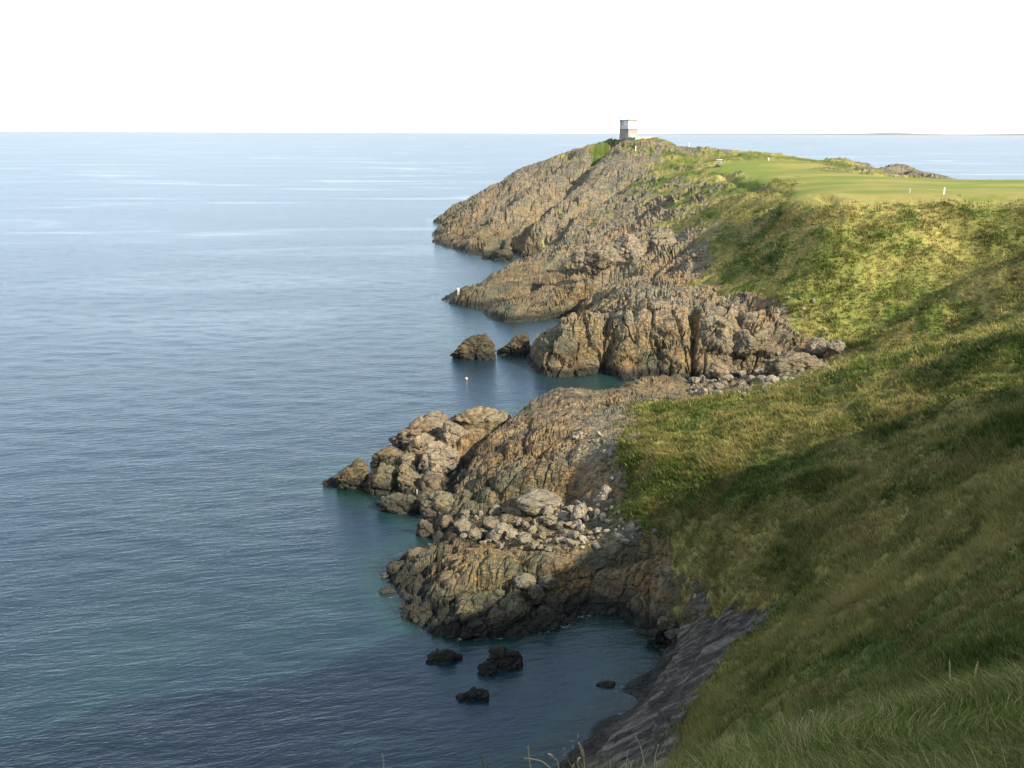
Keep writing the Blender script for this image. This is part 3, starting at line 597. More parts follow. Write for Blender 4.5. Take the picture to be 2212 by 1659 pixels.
big_rock('sea_rock', 'dark low rock with orange-lichened top, jutting into the sea above the blackish point', 'rock', 800, 965, 890, 1012, .0, 1.0, 0, .15, group=SR)
big_rock('sea_rock', 'small pointed rock between the dark orange-topped rock and the smooth tan one', 'rock', 862, 980, 904, 1014, .6, .6, .3, sub=4, group=SR)
big_rock('sea_rock', 'blackish craggy point farthest left, water on three sides', 'rock', 726, 992, 806, 1062, -.1, .45, 0, .25, wedge=1, group=SR)
big_rock('sea_rock', 'dark greenish craggy rock just right of the blackish point', 'rock', 786, 998, 868, 1070, -.1, .5, .05, .15, group=SR)
big_rock('sea_rock', 'low reef end sticking out left of the blackish point', 'rock', 699, 1031, 742, 1052, -.1, .1, 0, .5, sub=4, group=SR)
big_rock('sea_rock', 'upright rock with bright orange lichen on its top half beside the dark bag', 'rock', 856, 1003, 918, 1066, .3, 1.0, .15, group=SR)
big_rock('sea_rock', 'golden brown rock tucked against the foot of the brown slab', 'rock', 911, 1001, 965, 1040, .8, .9, .3, group=SR)
big_rock('sea_rock', 'plain grey flat-faced block right of the dark bag', 'rock', 908, 1026, 958, 1068, .5, .1, .1, .1, sub=4, group=SR)
big_rock('sea_rock', 'low dark rock shelf stretching left from the square block at the water', 'rock', 816, 1063, 925, 1112, -.1, .1, .05, .2, deep=.6, group=SR)
big_rock('sea_rock', 'square grey-brown block standing at the water below the brown slab', 'rock', 904, 1062, 980, 1128, -.1, .2, .2, .1, group=SR, planes=14)
big_rock('sea_rock', 'green-grey wet rock below the square block, at the waterline on the left', 'rock', 898, 1122, 938, 1164, -.1, 0, .15, .25, sub=4, group=SR)
big_rock('sea_rock', 'green-grey wet rock below the square block, on the right against the boulders', 'rock', 934, 1114, 982, 1162, -.1, 0, .15, .25, sub=4, group=SR)
big_rock('sea_rock', 'lowest of the three wet rocks under the square block, half awash', 'rock', 930, 1148, 976, 1176, -.15, 0, .1, .3, sub=4, group=SR)
ST = 'dark sea stacks off the cliff'
big_rock('sea_stack', 'left dark sea stack, wedge-shaped with its peak at the right', 'rock', 974, 720, 1077, 782, -.2, .05, 0, .35, deep=.55, wedge=1, group=ST, planes=12, crack=1.4)
big_rock('sea_stack', 'right dark sea stack, the smaller hump next to the cliff foot', 'rock', 1076, 722, 1156, 772, -.2, .05, 0, .45, deep=.55, wedge=1, group=ST, planes=12, crack=1.4)
AW = 'black rocks standing in the shaded cove water'
big_rock('sea_rock', 'black weedy rock alone in the shaded cove, upper left of the three', 'rock', 916, 1403, 983, 1442, -.15, 0, 0, .93, group=AW, planes=14, sink=.5)
big_rock('sea_rock', 'tiny black rock just right of the upper left black rock', 'rock', 976, 1413, 998, 1429, -.1, 0, 0, .93, sub=3, group=AW)
big_rock('sea_rock', 'largest black rock in the shaded cove, long and humped', 'rock', 1046, 1395, 1130, 1452, -.15, .05, .02, .82, group=AW, planes=12, tilt=-.15, sink=.5)
big_rock('sea_rock', 'jagged black foot of rock at the lower left end of the largest black rock', 'rock', 1034, 1432, 1076, 1466, -.15, 0, 0, .93, sub=4, group=AW, planes=14, sink=.5)
big_rock('sea_rock', 'lowest black rock, flat and ragged, nearest the camera in the shaded cove', 'rock', 984, 1491, 1064, 1523, -.15, 0, 0, .93, group=AW, deep=.6, planes=14, sink=.5)
big_rock('sea_rock', 'low red-brown rock barely above the water close to the layered cliff foot', 'rock', 1290, 1472, 1335, 1493, -.15, .25, 0, .45, sub=4, sink=.5, group=AW)
big_rock('sea_rock', 'small dark rock awash under the far lookout headland', 'rock', 1040, 548, 1062, 560, -.1, 0, 0, .6, sub=4)
big_rock('sea_rock', 'flat dark rock shelf awash in the dark cleft of the lookout headland', 'rock', 1058, 538, 1110, 562, -.1, 0, 0, .5, sub=4, deep=.5)
OB = 'outcrop blocks on the middle headland'
big_rock('boulder', 'huge squarish block perched on the middle headland above the smooth slab', 'boulder', 1258, 530, 1334, 592, 6.0, .3, .15, .08, group=OB, planes=13, seed=5)
big_rock('boulder', 'smaller block leaning against the left side of the huge squarish block', 'boulder', 1234, 538, 1270, 568, 6.2, .3, .3, sub=4, group=OB)
big_rock('boulder', 'rounded cracked outcrop right behind the huge squarish block', 'boulder', 1322, 508, 1396, 562, 7.6, .25, .35, group=OB)
big_rock('boulder', 'low dome of grey rock edged with turf right of the rounded outcrop', 'boulder', 1396, 500, 1462, 548, 8.6, .2, .3, group=OB, deep=.7)
big_rock('boulder', 'small upright stone between the rounded outcrop and the low dome', 'boulder', 1358, 540, 1384, 572, 7.8, .1, .3, sub=4, group=OB)
CB = 'blocks under the right end of the green inlet cliff'
big_rock('boulder', 'orange-lichened boulder at the foot of the dark cave', 'boulder', 1527, 784, 1572, 812, 1.4, 1.0, .3, sub=4, group=CB)
big_rock('boulder', 'rounded brown block set high beside the dark cave mouth', 'boulder', 1576, 714, 1637, 756, 4.0, .4, .2, group=CB)
big_rock('boulder', 'broad smooth grey slab with a yellow left face at the top of the boulder beach', 'boulder', 1654, 764, 1788, 812, 2.8, .3, .15, group=CB, deep=.6, planes=12)
big_rock('boulder', 'squat boulder above the broad smooth slab', 'boulder', 1738, 731, 1788, 757, 4.2, .35, .3, sub=4, group=CB)
big_rock('boulder', 'flat boulder touching the valley grass, farthest right of the beach blocks', 'boulder', 1784, 734, 1824, 758, 4.6, .1, .4, sub=4, group=CB)
big_rock('boulder', 'tall weathered block with a deep crack right of the cliff', 'boulder', 1500, 688, 1590, 768, 3.0, .5, .2, group=CB, planes=10, deep=.6)
big_rock('boulder', 'leaning fin of rock at the top of the weathered block', 'boulder', 1592, 674, 1640, 720, 5.0, .3, .25, sub=4, group=CB)
PB = 'single boulders on and around the near platform'
for a in (
 ('wedge-shaped overhanging boulder at the foot of the brown slab', 1118, 1062, 1222, 1106, 2.4, .3, .45, 0),
 ('tall pale boulder standing at the edge of the grass above the boulder field', 1284, 1050, 1322, 1102, 3.4, .15, .9, 0),
 ('big pale round boulder below the tall pale one', 1234, 1088, 1270, 1126, 2.8, .2, .8, 0),
 ('rounded grey boulder lying on the platform, left of a close pair', 1108, 1240, 1160, 1269, 2.0, .1, .3, 0),
 ('rounded grey boulder lying on the platform, right of a close pair', 1160, 1243, 1203, 1272, 2.0, .1, .25, 0),
 ('brown egg-shaped boulder in the crack below the close pair', 1140, 1266, 1177, 1298, 1.3, .2, .1, .05),
 ('bluish grey boulder alone where the platform meets the shaded grass', 1346, 1131, 1391, 1168, 3.3, .05, .5, 0),
 ('narrow upright pale stone at the shaded grass edge', 1406, 1144, 1423, 1172, 3.6, 0, .6, 0),
 ('domed grey boulder at the shaded grass edge, right of the narrow stone', 1421, 1142, 1457, 1173, 3.6, .05, .5, 0),
 ('low brown boulder farthest right in the shaded grass', 1454, 1154, 1484, 1179, 3.9, 0, .2, .05),
 ('pale split boulder below the domed grey one', 1430, 1169, 1461, 1194, 3.4, 0, .7, 0),
 ('bright orange stone at the dark waterline of the cove', 1313, 1294, 1336, 1311, .2, 1.0, .3, 0),
 ('dull orange stone left of the bright orange one', 1268, 1298, 1284, 1311, .2, .9, .2, 0),
 ('red-brown boulder at the corner of the cove where the water ends', 1394, 1358, 1426, 1390, .1, .7, .05, .2),
 ('long pinkish boulder pointing at the cove corner', 1434, 1360, 1481, 1386, .5, .3, .25, .05),
 ('rusty boulder stacked above the cove corner', 1415, 1334, 1462, 1364, .9, .8, .05, .1),
 ('mossy brown boulder at the end of the rusty row', 1470, 1312, 1508, 1340, 2.0, .4, .05, .15),
 ('small rust-red boulder against the shaded turf', 1489, 1284, 1512, 1301, 2.8, .8, .05, .05),
 ('single small whitish stone on the shaded slope', 1545, 1190, 1558, 1204, 5.2, 0, .9, 0),
 ('dark spiky boulder half in the sea at the left end of the platform', 872, 1186, 934, 1222, .4, .5, .2, .15),
 ('low dark boulder by the water left of the platform', 836, 1216, 880, 1250, -.1, .1, .1, .3),
 ('outermost tiny rock left of the platform', 822, 1238, 842, 1250, -.1, .1, .2, .2),
 ('flat reef just showing below the left end of the platform', 822, 1274, 856, 1286, -.1, .2, .1, .3),
 ('white-topped angular block behind the bluish grass-edge boulder', 1340, 938, 1408, 984, 6.2, .1, .6, 0)):
    big_rock('boulder', a[0], 'boulder', a[1], a[2], a[3], a[4], a[5], a[6], a[7], a[8], sub=4, group=PB)

# fields of smaller boulders: eight shapes, each stone its own object
protos = []
for i in range(9):
    V, Fc = rock_verts(900 + i, 4, (1, rng.uniform(.65, .95), rng.uniform(.5, .8)), planes=15, crack=.6)
    protos.append(np_mesh('boulder', V, Fc, [M_ROCK], False))
def inside(poly, u, v):
    c = False; j = len(poly) - 1
    for i in range(len(poly)):
        if (poly[i][1] > v) != (poly[j][1] > v) and u < (poly[j][0] - poly[i][0]) * (v - poly[i][1]) / (poly[j][1] - poly[i][1]) + poly[i][0]: c = not c
        j = i
    return c
def field(poly, n, smin, smax, label, group, lich_, pale_, gap=.62, dark_=0):
    us = [p[0] for p in poly]; vs = [p[1] for p in poly]; done = []; tries = 0; r_ = random.Random(int(us[0] + n))
    while len(done) < n and tries < n * 30:
        tries += 1; u = r_.uniform(min(us), max(us)); v = r_.uniform(min(vs), max(vs))
        if not inside(poly, u, v): continue
        p, nn = hit(u, v)
        if p is None: continue
        f_ = len(done) / n; s_ = smax * (smin / smax) ** (f_ ** .8) * r_.uniform(.85, 1.15)
        if any((p[0] - q[0]) ** 2 + (p[1] - q[1]) ** 2 < ((s_ + q[2]) * .5 * gap) ** 2 for q in done): continue
        done.append((p[0], p[1], s_))
        o = obj('boulder', r_.choice(protos)); us_ = (u - min(us)) / (max(us) - min(us)); vs_ = (v - min(vs)) / (max(vs) - min(vs)); o.location = (p[0], p[1], p[2] + s_ * r_.uniform(.05, .2)); sc_ = s_ * r_.uniform(.9, 1.2)
        o.scale = (sc_, s_ * r_.uniform(.8, 1.1), s_ * r_.uniform(.8, 1.1)); o.rotation_euler = (r_.uniform(-.5, .5), r_.uniform(-.5, .5), r_.uniform(0, 6.28))
        o.color = (lich_ * r_.random(), min(1, pale_ * r_.uniform(.5, 1.3)), dark_ * r_.random(), 1)
        k_ = (s_ - smin) / (smax - smin); sz_ = 'small' if k_ < .22 else 'middling' if k_ < .5 else 'large' if k_ < .8 else 'very large'
        ww = ['far left', 'left of middle', 'middle', 'right of middle', 'far right'][min(4, int(us_ * 5))]; hh = ['back', 'middle', 'front'][min(2, int(vs_ * 3))]
        tag(o, '%s %s, %s row, %s' % (sz_, label, hh, ww), 'boulder', group)
field([(985,1120),(1060,1090),(1120,1100),(1180,1098),(1235,1105),(1250,1180),(1200,1192),(1080,1185),(1000,1170)], 90, .35, 1.8,
      'brownish boulder in the jumble below the slab', 'jumbled boulders in the near hollow', .8, .45)
field([(1180,1098),(1260,1078),(1340,1085),(1345,1120),(1400,1150),(1340,1180),(1240,1188)], 85, .25, 1.15,
      'pale boulder in the jumble by the grass', 'pale boulders at the grass edge', .25, 1.0)
field([(1470,830),(1560,806),(1660,800),(1720,812),(1700,842),(1600,862),(1500,866)], 75, .4, 1.8,
      'grey boulder on the far beach', 'boulders on the far beach', .35, .6)
field([(1640,770),(1760,745),(1850,745),(1830,790),(1740,830),(1690,830)], 34, .4, 1.2,
      'stone scattered below the valley grass', 'stones at the top of the far beach', .15, .7)
field([(1240,940),(1320,930),(1340,1000),(1330,1050),(1250,960)], 16, .3, .9,
      'whitish stone in turf above the slab', 'stones in the turf above the slab', .1, .9)
field([(1690,640),(1790,650),(1790,700),(1700,690)], 10, .4, 1.0,
      'pale stone in the sunny valley grass', 'stones in the sunny valley side', .1, .8)

# ------------------------------------------------------------------ simple materials
def simple(name, c, rough=.7, metal=0.0, var=.25, scale=6.0, spec=.4):
    s = NT(name); P = s.n('ShaderNodeTexCoord').outputs['Object']
    f = s.noise(P, scale, 5, .65); col = s.mix(s.ramp(f, .3, .7), tuple(x * (1 - var) for x in c), tuple(min(1, x * (1 + var * .6)) for x in c))
    bp = s.n('ShaderNodeBump', {'Strength': .25, 'Distance': .01, 'Height': f}).outputs[0]
    b = s.n('ShaderNodeBsdfPrincipled', {'Base Color': col, 'Roughness': rough, 'Metallic': metal, 'Normal': bp, 'Specular IOR Level': spec})
    s.t.links.new(b.outputs[0], s.out.inputs[0]); return s.m
m_white = simple('white_paint', (.82, .81, .78), .6, var=.06)
m_render = simple('pebbledash_render', (.34, .30, .265), .95, var=.3, scale=4)
m_moss = simple('mossy_ledge', (.26, .27, .06), .95, var=.4, scale=3)
m_conc = simple('pale_concrete', (.47, .42, .33), .9, var=.2, scale=2)
m_coping = simple('coping_stone', (.62, .57, .48), .9, var=.15)
m_steel = simple('grey_steel', (.32, .34, .37), .5, .6, var=.2)
m_dark = simple('dark_rubber', (.03, .03, .03), .6, var=.2)
m_glass = simple('window_glass', (.25, .33, .40), .08, var=.1, spec=.9)
m_frame = simple('door_wood', (.45, .44, .42), .7, var=.15)
m_cart = simple('cart_body', (.16, .18, .17), .35, var=.1)
m_seat = simple('cart_seat', (.50, .47, .40), .7, var=.15)
m_skin = simple('skin', (.50, .31, .23), .6, var=.05)
m_hair = simple('dark_hair', (.035, .025, .02), .6)
m_shirt = simple('white_jacket', (.80, .79, .80), .85, var=.05)
m_trous = simple('cream_trousers', (.66, .60, .47), .9, var=.08)
m_buoy = simple('orange_float', (.75, .25, .12), .45, var=.08)
m_buoyw = simple('bleached_float', (.80, .66, .60), .5, var=.08)
m_bag = simple('navy_bag', (.008, .010, .028), .7, var=.1)
m_gull = simple('gull_feathers', (.78, .78, .78), .8, var=.05)
m_gullg = simple('gull_grey', (.35, .37, .40), .8, var=.05)
m_beak = simple('gull_beak', (.60, .38, .05), .5, var=.05)

class MB:
    def __init__(s): s.v = []; s.f = []
    def box(s, c, d, rz=0, taper=1.0):
        x, y, z = (k / 2 for k in d); b = len(s.v); cc, ss = math.cos(rz), math.sin(rz)
        for k in (-1, 1):
            t = taper if k > 0 else 1
            for i, j in ((-1, -1), (1, -1), (1, 1), (-1, 1)):
                px, py = i * x * t, j * y * t; s.v.append((c[0] + px * cc - py * ss, c[1] + px * ss + py * cc, c[2] + k * z))
        for q in ((0, 3, 2, 1), (4, 5, 6, 7), (0, 1, 5, 4), (1, 2, 6, 5), (2, 3, 7, 6), (3, 0, 4, 7)): s.f.append([b + i for i in q])
        return s
    def tube(s, pts_, rad, n=8, cap=True):
        rad = rad if hasattr(rad, '__len__') else [rad] * len(pts_); b = len(s.v); P_ = [Vector(p) for p in pts_]
        for i, p in enumerate(P_):
            t = (P_[min(i + 1, len(P_) - 1)] - P_[max(i - 1, 0)]).normalized()
            a = t.orthogonal().normalized() if i == 0 else (pa - t * pa.dot(t)).normalized(); pa = a; c = t.cross(a)
            for k in range(n):
                an = 2 * math.pi * k / n; s.v.append(tuple(p + (a * math.cos(an) + c * math.sin(an)) * rad[i]))
        for i in range(len(P_) - 1):
            for k in range(n): s.f.append([b + i * n + k, b + i * n + (k + 1) % n, b + (i + 1) * n + (k + 1) % n, b + (i + 1) * n + k])
        if cap: s.f.append([b + k for k in range(n)][::-1]); s.f.append([b + (len(P_) - 1) * n + k for k in range(n)])
        return s
    def build(s, name, mat, parent=None, smooth=False, bev=0.0):
        me = bpy.data.meshes.new(name); me.from_pydata(s.v, [], s.f); me.update()
        if smooth: me.polygons.foreach_set('use_smooth', [True] * len(me.polygons))
        me.materials.append(mat); o = obj(name, me, parent)
        if bev:
            md = o.modifiers.new('bevel', 'BEVEL'); md.width = bev; md.segments = 2
        return o
def empty(name, loc, rz=0, label=None, cat=None, group=None):
    o = bpy.data.objects.new(name, None); COL.objects.link(o); o.location = loc; o.rotation_euler.z = rz; o.empty_display_size = .3
    return tag(o, label, cat, group)

# ------------------------------------------------------------------ lookout tower
# local axes: -y face looks right-and-towards the camera (sunlit), -x face looks left (shaded)
tb = Yp(1358.5, 299.5, 329)
TW = empty('lookout_tower', (tb[0], tb[1] + 1.5, tb[2] - .2), R(37), 'small two-storey lookout with white upper room and mossy ledges on top of the far headland', 'tower')
S_ = 4.1; h1 = 3.05; h2 = 2.95
MB().box((0, 0, h1 / 2 - .6), (S_, S_, h1 + 1.2)).build('lower_wall', m_render, TW, bev=.03)
MB().box((0, 0, h1 + .09), (S_ + .34, S_ + .34, .18)).build('ledge', m_moss, TW, bev=.04)
up = MB(); t_ = .18; z0 = h1 + .18
up.box((0, 0, z0 + .55), (S_ - .1, S_ - .1, 1.1))                                     # sill wall
for (x, y) in ((-1, -1), (1, -1), (1, 1), (-1, 1)): up.box((x * (S_ / 2 - .19), y * (S_ / 2 - .19), z0 + 1.1 + .7), (.28, .28, 1.4))
up.box((0, -(S_ / 2 - .14), z0 + 1.8), (S_ - .66, .16, 1.4))                            # sunlit side: glare-whitened windows built as closed white wall
up.box((-(S_ / 2 - .14), -.75, z0 + 1.8), (.16, 1.9, 1.4))                              # part of the left side
up.box((0, 0, z0 + 2.6), (S_ - .1, S_ - .1, .22))
up.build('upper_wall', m_white, TW, bev=.02)
for k in range(3): MB().box((-(S_ / 2 - .03), 0, z0 + .25 + k * .32), (.06, S_ - .3, .035)).build('cladding_strip', m_frame, TW)
MB().box((-(S_ / 2 - .15), .98, z0 + 1.8), (.03, 1.45, 1.38)).build('window', m_glass, TW)
MB().box((0, S_ / 2 - .15, z0 + 1.8), (S_ - .66, .03, 1.38)).build('window', m_glass, TW)
MB().box((S_ / 2 - .15, 0, z0 + 1.8), (.03, S_ - .66, 1.38)).build('window', m_glass, TW)
rf = MB().box((0.15, 0, z0 + 2.82), (S_ + .9, S_ + .7, .2)).build('roof', m_moss, TW, bev=.04)
MB().box((0.15, -(S_ + .7) / 2 - .012, z0 + 2.80), (S_ + .86, .02, .15)).build('fascia', m_coping, rf)
dr = MB().box((-(S_ / 2 + .02), -1.35, 1.0), (.08, .75, 2.0)).build('door', m_frame, TW, bev=.01)
MB().box((-(S_ / 2 + .08), -1.1, 1.0), (.05, .05, .12)).build('handle', m_steel, dr)
pn = MB().box((.25, -(S_ / 2 + .04), 1.05), (2.1, .06, 1.0)).build('white_panel', m_white, TW, bev=.01)
for x in (-.95,): MB().box((x - .35, -(S_ / 2 + .03), 1.2), (.14, .05, 2.3)).build('corner_strip', m_coping, TW)
mst = MB().tube([(-S_ / 2 - .12, S_ / 2 - .3, h1 + .3), (-S_ / 2 - .12, S_ / 2 - .3, z0 + 3.8)], .06).build('pole', m_steel, TW)
MB().tube([(-S_ / 2 - .12, S_ / 2 - .3, z0 + 3.35), (-S_ / 2 - .12, S_ / 2 - .3, z0 + 3.95)], .32, 12).build('drum', m_steel, mst)
MB().tube([(-S_ / 2 - .12, S_ / 2 - .3, z0 + 2.2), (-S_ / 2 - .12, S_ / 2 - .3, z0 + 2.6)], .26, 12).build('floodlight', m_steel, mst)
MB().tube([(-S_ / 2 + .1, -S_ / 2 + .1, z0 + 2.9), (-S_ / 2 + .25, -S_ / 2 + .1, z0 + 3.55)], [.13, .16]).build('vent_pipe', m_steel, TW)
MB().tube([(.6, -S_ / 2 - .4, z0 + 2.45), (.6, -S_ / 2 - .05, z0 + 2.3)], [.05, .12]).build('lamp', m_steel, TW)
ant = MB().tube([(S_ / 2 + .55, -S_ / 2 + .4, h1 - .6), (S_ / 2 + .55, -S_ / 2 + .4, z0 + 5.1)], [.08, .05]).build('aerial_mast', m_steel, TW)
MB().tube([(S_ / 2, -S_ / 2 + .4, z0 + 2.85), (S_ / 2 + .55, -S_ / 2 + .4, z0 + 2.85)], .03).build('bracket', m_coping, ant)
MB().tube([(S_ / 2, -S_ / 2 + .4, h1 + .3), (S_ / 2 + .55, -S_ / 2 + .4, h1 + .3)], .03).build('bracket', m_coping, ant)
rl = MB()
cx, cy = -S_ / 2 - .75, S_ / 2 - .2
for yy in (-.45, .45):
    for zz in (h1 + .1, h1 + .75, h1 + 1.4): rl.tube([(-S_ / 2, cy + yy, zz), (cx, cy + yy, zz)], .045, 6)
    rl.tube([(cx, cy + yy, h1), (cx, cy + yy, h1 + 1.45)], .055, 6)
for zz in (h1 + .1, h1 + .75, h1 + 1.4): rl.tube([(cx, cy - .45, zz), (cx, cy + .45, zz)], .045, 6)
rl.build('balcony_rail', m_steel, TW)
# walled platform in front and to the right of the tower
wb = Yp(1372, 303, 325)
RW = empty('retaining_wall', (wb[0], wb[1], wb[2] - .1), R(37), 'low pale retaining wall with a light coping running right from the lookout', 'wall')
MB().box((4.15, -.15, .05), (8.8, .35, 2.0)).build('wall', m_conc, RW, bev=.03)
MB().box((-.15, 1.9, .05), (.35, 3.7, 2.0)).build('side_wall', m_render, RW, bev=.03)  # darker render than the front wall: this face's shade is put into its colour
MB().box((4.15, -.15, 1.1), (9.0, .5, .12)).build('coping', m_coping, RW, bev=.02)

# ------------------------------------------------------------------ golf cart
p, _ = hit(1553, 360); gz = p[2]
GC = empty('golf_cart', (p[0], p[1], gz + .02), R(150), 'small golf cart with a white roof parked on the green near the lookout hill', 'golf cart')
b_ = MB(); b_.box((0, 0, .42), (1.15, 2.3, .28)).box((0, .95, .66), (1.05, .5, .3), taper=.8).box((0, -.75, .7), (1.1, .75, .35), taper=.92)
b_.build('body', m_cart, GC, bev=.06)
MB().box((0, -.35, .82), (1.0, .5, .16)).build('seat', m_seat, GC, bev=.04)
MB().box((0, -.62, 1.08), (1.0, .12, .45)).build('backrest', m_seat, GC, bev=.04)
MB().box((0, -.05, 1.86), (1.25, 1.9, .12), taper=.94).build('roof', m_white, GC, bev=.04)
for x in (-.5, .5):
    for y, y2 in ((.62, .82), (-.85, -.95)): MB().tube([(x, y2, .7), (x, y, 1.82)], .025, 6).build('strut', m_dark, GC)
for x in (-.52, .52):
    for y in (.75, -.75):
        wh = MB().tube([(x - .09, y, .22), (x + .09, y, .22)], .23, 16).build('wheel', m_dark, GC)
        MB().tube([(x - .1, y, .22), (x + .1, y, .22)], .11, 10).build('rim', m_steel, wh)
MB().tube([(-.25, .75, .75), (-.25, .35, 1.05)], .02, 6).tube([(-.25 - .16, .35, 1.05), (-.25 + .16, .35, 1.05)], .02, 6).build('steering_wheel', m_dark, GC)
MB().box((0, -1.2, .75), (.9, .32, .5)).build('bag_rack', m_dark, GC, bev=.03)
for x in (-.2, .22): MB().tube([(x, -1.25, .6), (x, -1.35, 1.35)], [.14, .15], 10).build('golf_bag', m_seat, GC, True)

# ------------------------------------------------------------------ posts
def post(u, v, h, w_, label, mat, cap=None, yhint=None, lean=0.0, depth=None):
    p = np.array(Yp(u, v, yhint)[:3]) if yhint else hit(u, v)[0]
    o = empty('marker_post', (p[0], p[1], p[2] - .1), 0, label, 'post'); o.rotation_euler.y = lean
    st = MB().box((0, 0, h / 2), (w_, depth or w_, h)).build('post', mat, o, bev=w_ * .08)
    c = MB().box((0, 0, h + .03), (w_ * 1.1, (depth or w_) * 1.1, .06)).build('cap', cap or mat, o)
post(2037.5, 420, 1.1, .18, 'white board post at the edge of the fairway above the bowl', m_white, lean=R(3), depth=.1)
post(1964, 416, .75, .16, 'short thin grey post left of the white board post', m_frame)
post(1488.5, 319, 1.75, .24, 'white post on the skyline right of the lookout', m_white)
post(1373, 325, 1.6, .26, 'white post on the rocky hillside just below the lookout', m_white)
post(1659, 347, .9, .34, 'short white marker with a dark cap on the skyline of the green', m_white, m_dark)

# ------------------------------------------------------------------ angler
def figure(loc, rz, label):
    root = empty('person', loc, rz, label, 'person')
    J = {'pel': (0, 0, .93), 'w': (0, .01, 1.08), 'ch': (0, .0, 1.30), 'nk': (0, .0, 1.48), 'hd0': (0, .02, 1.58), 'hd': (0, .035, 1.66), 'ht': (0, .02, 1.75),
         'ls': (-.18, 0, 1.41), 'le': (-.30, .10, 1.16), 'lh': (-.22, .36, 1.14), 'rs': (.18, 0, 1.41), 're': (.27, .08, 1.16), 'rh': (.16, .34, 1.16),
         'lt': (-.10, 0, .88), 'lk': (-.13, .03, .50), 'la': (-.15, 0, .09), 'lf': (-.16, .17, .04), 'rt': (.10, 0, .88), 'rk': (.13, .02, .50), 'ra': (.15, -.02, .09), 'rf': (.17, .15, .04)}
    Rr = {'pel': .15, 'w': .135, 'ch': .16, 'nk': .06, 'hd0': .075, 'hd': .105, 'ht': .07, 'ls': .075, 'le': .052, 'lh': .034, 'rs': .075, 're': .052, 'rh': .034,
          'lt': .10, 'lk': .065, 'la': .045, 'lf': .04, 'rt': .10, 'rk': .065, 'ra': .045, 'rf': .04}
    E = [('pel','w'),('w','ch'),('ch','nk'),('nk','hd0'),('hd0','hd'),('hd','ht'),('ch','ls'),('ls','le'),('le','lh'),('ch','rs'),('rs','re'),('re','rh'),('pel','lt'),('lt','lk'),('lk','la'),('la','lf'),('pel','rt'),('rt','rk'),('rk','ra'),('ra','rf')]
    for sx, hnd in ((-1, 'lh'), (1, 'rh')):       # five fingers closing on the rod
        hx, hy, hz = J[hnd]; J[hnd + 'p'] = (hx, hy + .07, hz); Rr[hnd + 'p'] = .03; E.append((hnd, hnd + 'p'))
        for k in range(4):
            a = hnd + 'f%d' % k; J[a] = (hx + (k - 1.5) * .02, hy + .11, hz - .005); J[a + 'b'] = (hx + (k - 1.5) * .02, hy + .115, hz - .045); Rr[a] = .009; Rr[a + 'b'] = .008
            E += [(hnd + 'p', a), (a, a + 'b')]
        J[hnd + 't'] = (hx - sx * .05, hy + .06, hz + .01); Rr[hnd + 't'] = .010; E.append((hnd, hnd + 't'))
    def skin(name, keys, edges, mat, grow=1.0, parent=None, rootk=None, sub=1):
        me = bpy.data.meshes.new(name); ks = list(keys); me.from_pydata([J[k] for k in ks], [(ks.index(a), ks.index(b)) for a, b in edges], []); me.materials.append(mat)
        bm = bmesh.new(); bm.from_mesh(me); ly = bm.verts.layers.skin.verify(); bm.verts.ensure_lookup_table()
        for i, k in enumerate(ks): bm.verts[i][ly].radius = (Rr[k] * grow,) * 2; bm.verts[i][ly].use_root = (k == (rootk or ks[0]))
        bm.to_mesh(me); bm.free()
        o = obj(name, me, parent or root); md = o.modifiers.new('skin', 'SKIN'); md.use_smooth_shade = True
        sb = o.modifiers.new('sub', 'SUBSURF'); sb.levels = sub; sb.render_levels = sub; return o
    skin('body', J.keys(), E, m_skin, rootk='pel', sub=2)
    up_ = ['pel', 'w', 'ch', 'ls', 'le', 'rs', 're']; skin('jacket', up_, [('pel','w'),('w','ch'),('ch','ls'),('ls','le'),('ch','rs'),('rs','re')], m_shirt, 1.14, rootk='ch')
    lo = ['pel', 'lt', 'lk', 'la', 'rt', 'rk', 'ra']; skin('trousers', lo, [('pel','lt'),('lt','lk'),('lk','la'),('pel','rt'),('rt','rk'),('rk','ra')], m_trous, 1.16, rootk='pel')
    V, Fc = ico(3); Hh = V[:, 2] > -.15; Vh = V * np.array([.112, .125, .115]); Vh[:, 1] = np.where((V[:, 1] > .45) & (V[:, 2] < .45), Vh[:, 1] * .6, Vh[:, 1])
    Vh[:, 2] = np.where(V[:, 2] < -.2, -.03, Vh[:, 2]) + 1.69; Vh[:, 1] -= .0
    obj('hair', np_mesh('hair', Vh, Fc, [m_hair], True), root)
    for sx in (-1, 1): MB().tube([(sx * .16, -.09, .035), (sx * .16, .02, .05), (sx * .165, .19, .03)], [.045, .055, .04], 8).build('shoe', m_dark, root, True)
    for sx in (-1, 1): MB().tube([(sx * .035, .132, 1.665), (sx * .035, .14, 1.665)], .009, 8).build('eye', m_dark, root, True)
    MB().tube([(0, .125, 1.665), (0, .158, 1.635), (0, .13, 1.622)], [.01, .016, .012], 6).build('nose', m_skin, root, True)
    MB().tube([(-.022, .13, 1.602), (.022, .13, 1.602)], .006, 6).build('mouth', m_beak, root, True)
    for sx in (-1, 1): MB().tube([(sx * .105, .02, 1.69), (sx * .118, .0, 1.67), (sx * .105, .01, 1.635)], [.012, .016, .01], 6).build('ear', m_skin, root, True)
    return root
p, _ = hit(990, 650)

p[1] -= .8; kk = (np.abs(VG[:, 0] - p[0]) < .5) & (np.abs(VG[:, 1] - p[1]) < .6); p[2] = VG[kk, 2].max() if kk.any() else p[2]
figure((p[0], p[1], p[2] - .03), R(35), 'person in a white jacket and cream trousers standing on the tip of the middle headland')
